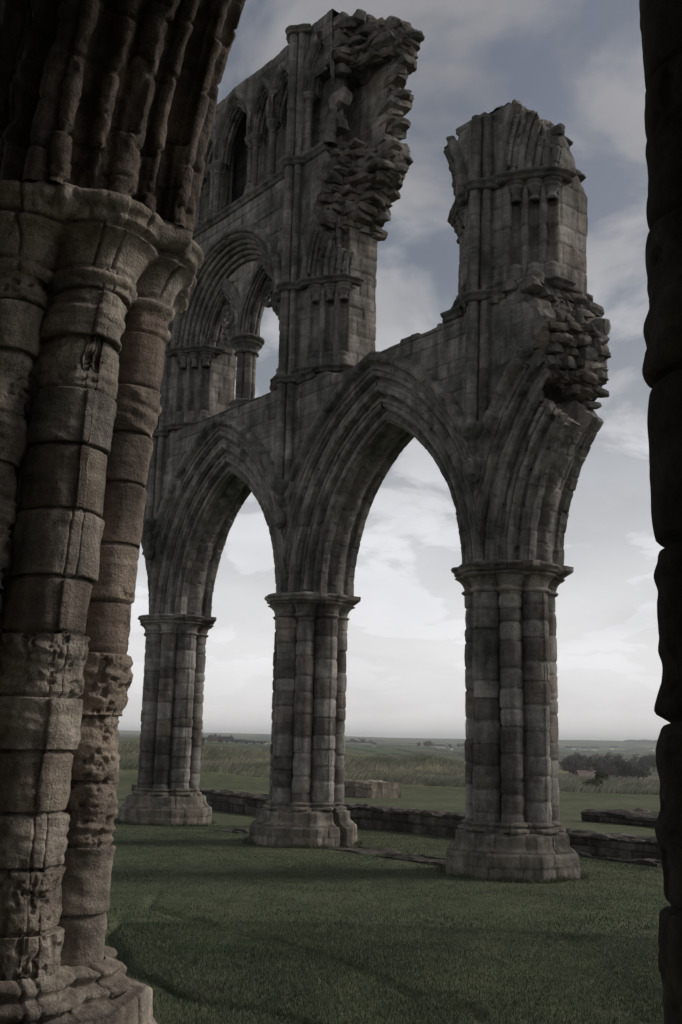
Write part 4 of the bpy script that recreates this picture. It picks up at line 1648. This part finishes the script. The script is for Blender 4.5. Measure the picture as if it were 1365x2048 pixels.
def blades_at(name, x, y, hgt, wid, cols, seed):
    rng = np.random.RandomState(seed)
    n = len(x)
    z = ground_h(x, y) - .004
    h = rng.uniform(hgt[0], hgt[1], n)
    th = rng.uniform(0, 2 * math.pi, n)
    dx, dy = np.cos(th) * wid, np.sin(th) * wid
    lx, ly = rng.normal(0, .35, n) * h, rng.normal(0, .35, n) * h
    V = np.stack([np.stack([x - dx, y - dy, z], -1), np.stack([x + dx, y + dy, z], -1), np.stack([x + lx, y + ly, z + h], -1)], 1).reshape(-1, 3)
    i = np.arange(n)[:, None] * 3
    mb = MB()
    mb.poly(V, i + np.array([[0, 1, 2, 2]]), np.array(cols)[rng.randint(len(cols), size=n)] * rng.uniform(.7, 1.2, (n, 1)))
    tag(mb.build(name, M_BLADE), kind='stuff')


tx, ty = tufts(9)
blades_at('grass_tufts', tx, ty, (.03, .11), .004, [(.085, .115, .065), (.12, .14, .08), (.20, .19, .13)], 6)


def bank_keep(x, y, rng):
    r = np.hypot(x, y)
    Q = np.stack([x, y, 0 * x], -1)
    return (r + 1.8 * noise(Q, .4, 9) > 44.5) & (rng.rand(len(x)) < .35 + .65 * sstep(fbm(Q, .5, 3, 51), -.5, .3))


blades('rough_grass', 190000, lambda q: 43.5 + 27 * q ** 1.2, (-18, 18), (.08, .36), .011,
       [(.16, .19, .13), (.20, .23, .16), (.25, .265, .19), (.34, .325, .26), (.44, .40, .34), (.28, .28, .21)], 5, lean=.5, wind=(.75, .15), keep=bank_keep)

# ------------------------------------------------------------------ low walls, slabs and footings
def low_wall(name, label, cat, s0, s1, vfn, thick, hfn, seed, group=None, ch=.16, bw=.38, pal='low', ends=True):
    e = empty(name, (C1[0], C1[1], 0), ANG)
    sc_ = (s0 + s1) / 2
    vc = float(vfn(np.array(sc_)))
    w = C1 + UX * sc_ + np.array([-math.sin(ANG), math.cos(ANG)]) * (-vc)
    e.location = (w[0], w[1], 0)
    S = np.linspace(s0, s1, int((s1 - s0) / .03) + 2)
    nu = int((2 * .6 + thick) / .03)
    zt = hfn(S) + .03 * fbm(np.stack([S, 0 * S, 0 * S], -1), 1.5, 4, seed)
    n1 = 24; n2 = 26
    rows = []
    for i in range(n1): rows.append((0.0, i / n1))
    for i in range(n2): rows.append((i / n2, 1.0))
    for i in range(n1 + 1): rows.append((1.0, 1 - i / n1))
    P = np.zeros((len(rows), len(S), 3))
    vv = vfn(S)
    for k, (a, b) in enumerate(rows):
        P[k, :, 0] = S - sc_
        P[k, :, 1] = -(vv - a * thick) + vc
        P[k, :, 2] = -.08 + (zt + .08) * b
    arcl = np.array([b * .4 + a * thick + (0 if a < 1 else (1 - b) * .4) for a, b in rows])
    A = np.broadcast_to(P[..., 0] + sc_, P.shape[:2])
    B = np.broadcast_to(arcl[:, None], P.shape[:2])
    out = np.zeros_like(P)
    out[:n1, :, 1] = -1; out[n1:n1 + n2, :, 2] = 1; out[n1 + n2:, :, 1] = 1
    P2, c = stone(P, A, B, seed, ch=ch, bw=bw, groove=.022, gw=.016, off=.020, rough=.022, pal=pal, out=out, nf=3.5)
    idd, d_, h, g = masonry(A, B, .3, .5, seed + 3)
    up = (out[..., 2] > 0)
    P2[..., 2] += np.where(up, .05 * (h - .6), 0)
    mb = MB()
    mb.grid(P2, c)
    for j in (0, -1):
        m = len(rows)
        side = P2[:, j]
        ctr = np.array([side[:, 0].mean(), side[:, 1].mean(), -.08])
        k = np.linspace(1, 0, 8)[:, None, None]
        mb.grid(side[None] * k + ctr * (1 - k), np.array(PAL[pal][0]))
    o = mb.build('masonry', M_LOW, e)
    tag(e, label, cat, group)
    return e


low_wall('foundation_wall', 'long dark low foundation wall running behind the three piers', 'wall', -13, 9.5,
         lambda S: -3.3 - .10 * np.sin(np.asarray(S) * .4), .85, lambda S: np.interp(S, [-13, -2, 1.5, 2.4, 9], [.42, .43, .42, .30, .30]), 801)
low_wall('wall_fragment', 'short squared wall fragment on the grass beyond the middle pier', 'wall fragment', -13.6, -11.6, lambda S: -11.3 + 0 * np.asarray(S), 1.3, lambda S: np.interp(S, [-13.6, -11.6], [.50, .47]), 803, ch=.24, bw=.6, pal='ashlar')
low_wall('stone_slab', 'low flat slab of masonry on the grass right of the third pier', 'slab', -1.6, 1.0, lambda S: -9.6 + 0 * np.asarray(S), 1.7, lambda S: .27 + 0 * S, 805, ch=.14, bw=.9)
low_wall('stone_footing', 'flush paved strip in the grass between the middle and right piers', 'footing', .9, 4.3, lambda S: .32 + .05 * np.sin(np.asarray(S) * 3), .7, lambda S: .028 + .012 * np.sin(S * 5), 807, ch=.3, bw=.5)
low_wall('stone_footing', 'small flush patch of paving between the left and middle piers', 'footing', -2.9, -1.5, lambda S: .10 + 0 * np.asarray(S), .5, lambda S: .025 + .01 * np.sin(S * 5), 809, ch=.3, bw=.5)
low_wall('stone_footing', 'thin line of flat stones in front of the low wall at right', 'footing', 3.0, 5.4, lambda S: -2.85 + 0 * np.asarray(S), .28, lambda S: .04 + .02 * np.sin(S * 4), 811, ch=.3, bw=.6)
low_wall('stone_kerb', 'pale kerb stones far off in the grass beside the left pier', 'kerb', -28, -24, lambda S: -9.6 + 0 * np.asarray(S), .9, lambda S: .12 + 0 * S, 813, pal='ashlar')

ORD = ['first', 'second', 'third', 'fourth', 'fifth', 'sixth', 'seventh', 'eighth', 'ninth', 'tenth', 'eleventh', 'twelfth', 'thirteenth', 'fourteenth', 'fifteenth', 'sixteenth',
       'seventeenth', 'eighteenth', 'nineteenth', 'twentieth']
ORD = ORD + ['twenty-' + q for q in ORD[:9]] + ['thirtieth', 'thirty-first']
# ------------------------------------------------------------------ buildings and trees in the distance
M_WALLP = plain_mat('render_wall', (.5, .48, .45), .9, .8, .12)
M_STONEW = plain_mat('house_stone', (.20, .16, .13), .9, 1.5, .2)
M_ROOF = plain_mat('slate_roof', (.055, .052, .055), .8, 1.5, .2)
M_TILE = plain_mat('red_tile_roof', (.20, .155, .135), .8, 1.5, .2)
M_GLASSD = plain_mat('dark_window', (.02, .022, .025), .3, 1, .1)


def atpix(x, y_dist):
    d = F + Rv * ((x - 682.5) / FPX)
    t = y_dist / d.y
    return d.x * t, y_dist


def house(name, label, cat, px, dist, w, dp, h, roof_h, wall_m, roof_m, rz=0, chimneys=1, group=None, dz=0, nwin=3):
    x, y = atpix(px, dist)
    z = float(ground_h(np.array(x), np.array(y))) + dz
    e = empty(name, (x, y, z - .3), rz)
    tag(e, label, cat, group)
    V = []
    mb = MB()
    V = [(-w / 2, -dp / 2, 0), (w / 2, -dp / 2, 0), (w / 2, dp / 2, 0), (-w / 2, dp / 2, 0), (-w / 2, -dp / 2, h), (w / 2, -dp / 2, h), (w / 2, dp / 2, h), (-w / 2, dp / 2, h), (-w / 2, 0, h + roof_h), (w / 2, 0, h + roof_h)]
    mb.poly(V, [(0, 1, 5, 4), (1, 2, 6, 5), (2, 3, 7, 6), (3, 0, 4, 7), (4, 8, 7), (5, 6, 9)], (.4, .4, .4))
    mb.build('wall', wall_m, e, smooth=False)
    o = .35
    mb = MB()
    t = .18
    def slab(ya, za, yb, zb):
        V = [(-w / 2 - o, ya, za), (w / 2 + o, ya, za), (w / 2 + o, yb, zb), (-w / 2 - o, yb, zb)]
        V2 = [(a, b, c + t) for a, b, c in V]
        mb.poly(V + V2, [(0, 1, 2, 3), (4, 5, 6, 7), (0, 1, 5, 4), (1, 2, 6, 5), (2, 3, 7, 6), (3, 0, 4, 7)], (.3, .3, .3))
    k = roof_h / (dp / 2)
    slab(-dp / 2 - o, h - o * k + .02, 0, h + roof_h + .02)
    slab(dp / 2 + o, h - o * k + .02, 0, h + roof_h + .021)
    rf = mb.build('roof', roof_m, e, smooth=False)
    for c_ in range(chimneys):
        cx0 = (-1) ** c_ * (w / 2 - .8)
        mb = MB()
        a = .45
        V = [(cx0 + i * a, j * a, zc) for zc in (h + roof_h - .8, h + roof_h + 1.1) for i, j in ((-1, -1), (1, -1), (1, 1), (-1, 1))]
        mb.poly(V, [(0, 1, 5, 4), (1, 2, 6, 5), (2, 3, 7, 6), (3, 0, 4, 7), (4, 5, 6, 7)], (.3, .3, .3))
        mb.build('chimney', wall_m, rf, smooth=False)
    for i in range(nwin):
        cx0 = -w / 2 + (i + .5) * w / nwin
        mb = MB()
        zc = h * .55
        V = [(cx0 - .5, -dp / 2 - .04, zc - .6), (cx0 + .5, -dp / 2 - .04, zc - .6), (cx0 + .5, -dp / 2 - .04, zc + .6), (cx0 - .5, -dp / 2 - .04, zc + .6),
             (cx0 - .5, -dp / 2 + .02, zc - .6), (cx0 + .5, -dp / 2 + .02, zc - .6), (cx0 + .5, -dp / 2 + .02, zc + .6), (cx0 - .5, -dp / 2 + .02, zc + .6)]
        mb.poly(V, [(0, 1, 2, 3), (0, 1, 5, 4), (1, 2, 6, 5), (2, 3, 7, 6), (3, 0, 4, 7)], (.1, .1, .1))
        mb.build('window', M_GLASSD, e, smooth=False)
    return e


G_BARN = 'farm buildings on the left skyline'
house('barn', 'low white barn on the skyline, first from the left pier', 'barn', 419, 700, 11, 8, 1.5, 1.0, M_WALLP, M_ROOF, .1, 0, G_BARN)
house('farmhouse', 'gabled house with a tall chimney on the left skyline', 'house', 447, 720, 6, 5, 2.4, 2.0, M_STONEW, M_ROOF, .9, 1, G_BARN)
house('farmhouse', 'dark house with two chimneys on the left skyline', 'house', 471, 700, 9, 6, 2.6, 1.3, M_STONEW, M_ROOF, .0, 2, G_BARN)
house('barn', 'long white shed right of the two chimneyed house', 'barn', 488, 690, 13, 8, 1.5, .9, M_WALLP, M_ROOF, .0, 0, G_BARN)
house('barn', 'white shed midway between the house and the middle pier', 'barn', 506, 690, 13, 8, 1.3, .8, M_WALLP, M_ROOF, .05, 0, G_BARN)
house('barn', 'white shed nearest the middle pier on the skyline', 'barn', 527, 680, 14, 8, 1.2, .8, M_WALLP, M_ROOF, .0, 0, G_BARN)
house('stone_hut', 'brown gabled stone hut just right of the left pier', 'hut', 399, 230, 6.0, 5, .9, 1.2, M_STONEW, M_ROOF, .15, 0, dz=-.3, nwin=0)
house('cottage', 'cottage with a pinkish tiled roof among the dark trees', 'cottage', 1159, 330, 5.0, 4.5, 2.2, 1.5, M_STONEW, M_TILE, .1, 1, dz=.2)
G_V = 'pale houses on the far slope right of the third pier'
for i, (px, ds_, w) in enumerate(((1126, 2300, 9), (1134, 2350, 12), (1141, 2400, 9), (1148, 2380, 13), (1157, 2350, 10), (1165, 2420, 9), (1173, 2300, 13), (1180, 2350, 8), (1207, 2600, 12), (1216, 2650, 10), (1286, 2500, 12))):
    house('house', 'tiny pale house, %s from the left in the far village right of the third pier' % ORD[i], 'house', px, ds_, w * 1.3, 8, 5, 3, M_WALLP, M_ROOF, (i * .7) % 1.2, 0, G_V, dz=0, nwin=0)
G_M = 'far farm sheds between the middle and right piers'
for i, (px, ds_, w) in enumerate(((706, 1500, 22), (716, 1520, 14), (738, 1500, 24), (755, 1100, 3), (873, 1500, 14), (880, 1480, 16), (886, 1500, 9), (900, 1200, 4))):
    house('shed', 'tiny far shed, %s from the left between the middle and right piers' % ORD[i], 'shed', px, ds_, w, 7, 3.2, 1.6, M_WALLP, M_ROOF, .1 * i, 0, G_M, nwin=0)
mb = MB()
lathe(mb, 0, 0, [(0, .16), (9, .10), (9.01, .01)], (.2, .2, .2), 8, 0, 1, step=3)
pole = mb.build('mast', M_ROOF)
x_, y_ = atpix(427, 700)
pole.location = (x_, y_, float(ground_h(np.array(x_), np.array(y_))))
tag(pole, 'thin mast standing on the left skyline', 'mast')

M_LEAF = plain_mat('winter_foliage', (.04, .04, .03), .9, .6, .3, attr=True)
M_BARK = plain_mat('bark', (.05, .042, .036), .9, 2, .2)


def make_tree(seed, h, w, cols, n=2600, label='', cat='tree', group=None):
    rng = np.random.RandomState(seed)
    e = empty('tree', (0, 0, 0))
    mb = MB()
    lathe(mb, 0, 0, [(-.5, h * .035), (h * .3, h * .022), (h * .55, h * .01)], (.05, .045, .04), 8, .02, seed, step=.8)
    for i in range(9):
        a = rng.uniform(0, 6.28); b = rng.uniform(.3, .9)
        p0 = np.array([0, 0, h * rng.uniform(.2, .45)])
        p1 = p0 + np.array([math.cos(a) * w * .4, math.sin(a) * w * .4, h * .35 * b])
        t = np.linspace(0, 1, 5)[:, None, None]
        an = np.linspace(0, 6.283, 6)[None, :, None]
        r = h * .010 * (1 - t * .8)
        P = p0 + (p1 - p0) * t + np.concatenate([np.cos(an) * r, np.sin(an) * r, 0 * r * an], -1)
        mb.grid(P, (.05, .045, .04))
    mb.build('trunk', M_BARK, e)
    nl = 26
    lob = np.stack([rng.normal(0, .24, nl) * w, rng.normal(0, .24, nl) * w, h * (.32 + .5 * rng.rand(nl))], -1)
    lr = rng.uniform(.10, .22, nl) * w
    k = rng.randint(nl, size=n)
    d = rng.normal(size=(n, 3)); d /= np.linalg.norm(d, axis=1, keepdims=True)
    c = lob[k] + d * (lr[k] * rng.rand(n) ** .4)[:, None]
    c[:, 2] = np.maximum(c[:, 2], h * .12)
    s = h * .022 * rng.uniform(.6, 1.6, n)
    t1 = rng.normal(size=(n, 3)); t1 /= np.linalg.norm(t1, axis=1, keepdims=True)
    t2 = np.cross(t1, d); t2 /= np.maximum(np.linalg.norm(t2, axis=1, keepdims=True), 1e-6)
    V = np.stack([c - t1 * s[:, None], c + t2 * s[:, None] * .7, c + t1 * s[:, None], c - t2 * s[:, None] * .7], 1).reshape(-1, 3)
    Fq = np.arange(n * 4).reshape(-1, 4)
    cc = np.array(cols)[rng.randint(len(cols), size=n)] * rng.uniform(.7, 1.3, (n, 1))
    mb = MB(); mb.poly(V, Fq, cc)
    mb.build('crown', M_LEAF, e, smooth=False)
    tag(e, label, cat, group)
    return e


def dup(root, loc, s=1.0, rz=0.0, label=None, group=None):
    r = root.copy(); COL.objects.link(r)
    r.location = loc; r.rotation_euler = (0, 0, rz); r.scale = (s, s, s)
    if label: r['label'] = label
    if group: r['group'] = group
    for ch_ in list(root.children):
        c = ch_.copy(); COL.objects.link(c); c.parent = r
    return r


WINTER = [(.085, .074, .076), (.11, .096, .094), (.07, .066, .07), (.14, .12, .11)]
GREENT = [(.030, .042, .024), (.040, .052, .030), (.050, .052, .034)]
G_T = 'trees in the valley right of the third pier'
TL = 'dark leafless tree in the valley wood beyond the rough grass at right'
protos = [make_tree(11, 9, 9, WINTER, label=TL, group=G_T), make_tree(12, 7.5, 9, WINTER + GREENT[:1], label=TL, group=G_T), make_tree(13, 8, 7, WINTER[:2] + GREENT, label=TL, group=G_T)]
rng = np.random.RandomState(77)
spots = [(1128, 420), (1136, 460), (1140, 380), (1147, 500), (1160, 520), (1170, 480), (1176, 430), (1183, 400), (1190, 470), (1197, 390), (1204, 440), (1212, 500), (1218, 410), (1226, 450), (1235, 400), (1243, 430), (1252, 470),
         (1151, 560), (1200, 560), (1230, 540), (1258, 400), (1268, 420), (1265, 560), (1280, 640), (1288, 620), (1296, 650), (1304, 600), (1311, 640), (1139, 640), (1215, 620), (1275, 700)]
spots.sort()
used = [False] * 3
for i, (px, ds_) in enumerate(spots):
    x, y = atpix(px, ds_)
    z = float(ground_h(np.array(x), np.array(y)))
    k = rng.randint(3); s = rng.uniform(.75, 1.15); rz = rng.uniform(0, 6)
    if not used[k]:
        used[k] = True
        t_ = protos[k]; t_.location = (x, y, z); t_.scale = (s, s, s); t_.rotation_euler = (0, 0, rz)
    else:
        t_ = dup(protos[k], (x, y, z), s, rz)
    t_['label'] = 'dark leafless tree, %s from the left in the valley wood' % ORD[i]
G_S = 'lone trees on the far fields between the middle and right piers'
SP = 'tiny round field tree, %s from the left between the middle and right piers'
for i, (px, ds_, s) in enumerate(((714, 1500, 1.1), (719, 1540, .9), (733, 1500, 1.2), (748, 1800, .9), (841, 1500, .9), (855, 1480, 1.1), (860, 1500, 1.3), (866, 1520, .9), (900, 1500, .9), (917, 1700, 1.0), (925, 2000, 1.0))):
    x, y = atpix(px, ds_)
    z = float(ground_h(np.array(x), np.array(y)))
    dup(protos[2], (x, y, z), s, i, SP % ORD[i], G_S)
# the wood along the far ridge reads as one mass
rng = np.random.RandomState(91)
n = 9000
pxs = rng.uniform(1235, 1400, n)
dd_ = 4700 + rng.uniform(-60, 120, n)
xs, ys = atpix(0, 1)[0], 0
Vt = np.stack([np.array([atpix(a, b)[0] for a, b in zip(pxs, dd_)]), dd_], -1)
zg = ground_h(Vt[:, 0], Vt[:, 1])
top = 13 * (.35 + .65 * np.clip(.5 + .9 * noise(np.stack([Vt[:, 0], Vt[:, 1] * .1, 0 * zg], -1), 1 / 22., 5), 0, 1))
zc = zg + top * rng.rand(n)
s_ = rng.uniform(.8, 2.2, n)
t1 = rng.normal(size=(n, 3)); t1 /= np.linalg.norm(t1, axis=1, keepdims=True)
t2 = np.cross(t1, rng.normal(size=(n, 3))); t2 /= np.linalg.norm(t2, axis=1, keepdims=True)
c = np.stack([Vt[:, 0], Vt[:, 1], zc], -1)
V = np.stack([c - t1 * s_[:, None], c + t2 * s_[:, None], c + t1 * s_[:, None], c - t2 * s_[:, None]], 1).reshape(-1, 3)
mb = MB(); mb.poly(V, np.arange(n * 4).reshape(-1, 4), np.array(WINTER)[rng.randint(4, size=n)])
tag(mb.build('far_wood', M_LEAF, smooth=False), kind='stuff')

# hedge bushes at the foot of the bank, right
def bush(px, dist, h, w, seed, label):
    rng = np.random.RandomState(seed)
    x, y = atpix(px, dist)
    n = 1500
    d = rng.normal(size=(n, 3)); d /= np.linalg.norm(d, axis=1, keepdims=True)
    d[:, 2] = np.abs(d[:, 2])
    c = d * np.array([w / 2, w / 2, h]) * (rng.rand(n, 1) ** .5) * (1 + .3 * noise(d, 2.0, seed)[:, None])
    s = .05 * rng.uniform(.5, 1.5, n)
    t1 = rng.normal(size=(n, 3)); t1 /= np.linalg.norm(t1, axis=1, keepdims=True)
    t2 = np.cross(t1, d); t2 /= np.maximum(np.linalg.norm(t2, axis=1, keepdims=True), 1e-6)
    V = np.stack([c - t1 * s[:, None], c + t2 * s[:, None] * .7, c + t1 * s[:, None], c - t2 * s[:, None] * .7], 1).reshape(-1, 3)
    mb = MB(); mb.poly(V, np.arange(n * 4).reshape(-1, 4), np.array(GREENT)[rng.randint(3, size=n)] * 2)
    o = mb.build('bush', M_LEAF, smooth=False)
    o.location = (x, y, float(ground_h(np.array(x), np.array(y))))
    tag(o, label, 'bush')


bush(1171, 46, .5, 1.1, 3, 'small dark bush at the edge of the lawn right of the third pier')
bush(1188, 52, .6, .7, 4, 'narrow dark bush in the straw grass, right of the small bush')

# ------------------------------------------------------------------ haze
mb = MB()
s_ = 11900.
V = [(-s_, -s_, -75), (s_, -s_, -75), (s_, s_, -75), (-s_, s_, -75), (-s_, -s_, 75), (s_, -s_, 75), (s_, s_, 75), (-s_, s_, 75)]
mb.poly(V, [(0, 3, 2, 1), (4, 5, 6, 7), (0, 1, 5, 4), (1, 2, 6, 5), (2, 3, 7, 6), (3, 0, 4, 7)], (1, 1, 1))
hm = bpy.data.materials.new('haze')
hm.use_nodes = True
hm.node_tree.nodes.clear()
ho = N(hm.node_tree, 'ShaderNodeOutputMaterial')
hv = N(hm.node_tree, 'ShaderNodeVolumePrincipled')
hv.inputs['Color'].default_value = (.93, .96, 1, 1)
hv.inputs['Density'].default_value = 1.5e-4
hm.node_tree.links.new(hv.outputs[0], ho.inputs['Volume'])
haze = mb.build('haze', hm, smooth=False)
tag(haze, kind='stuff')
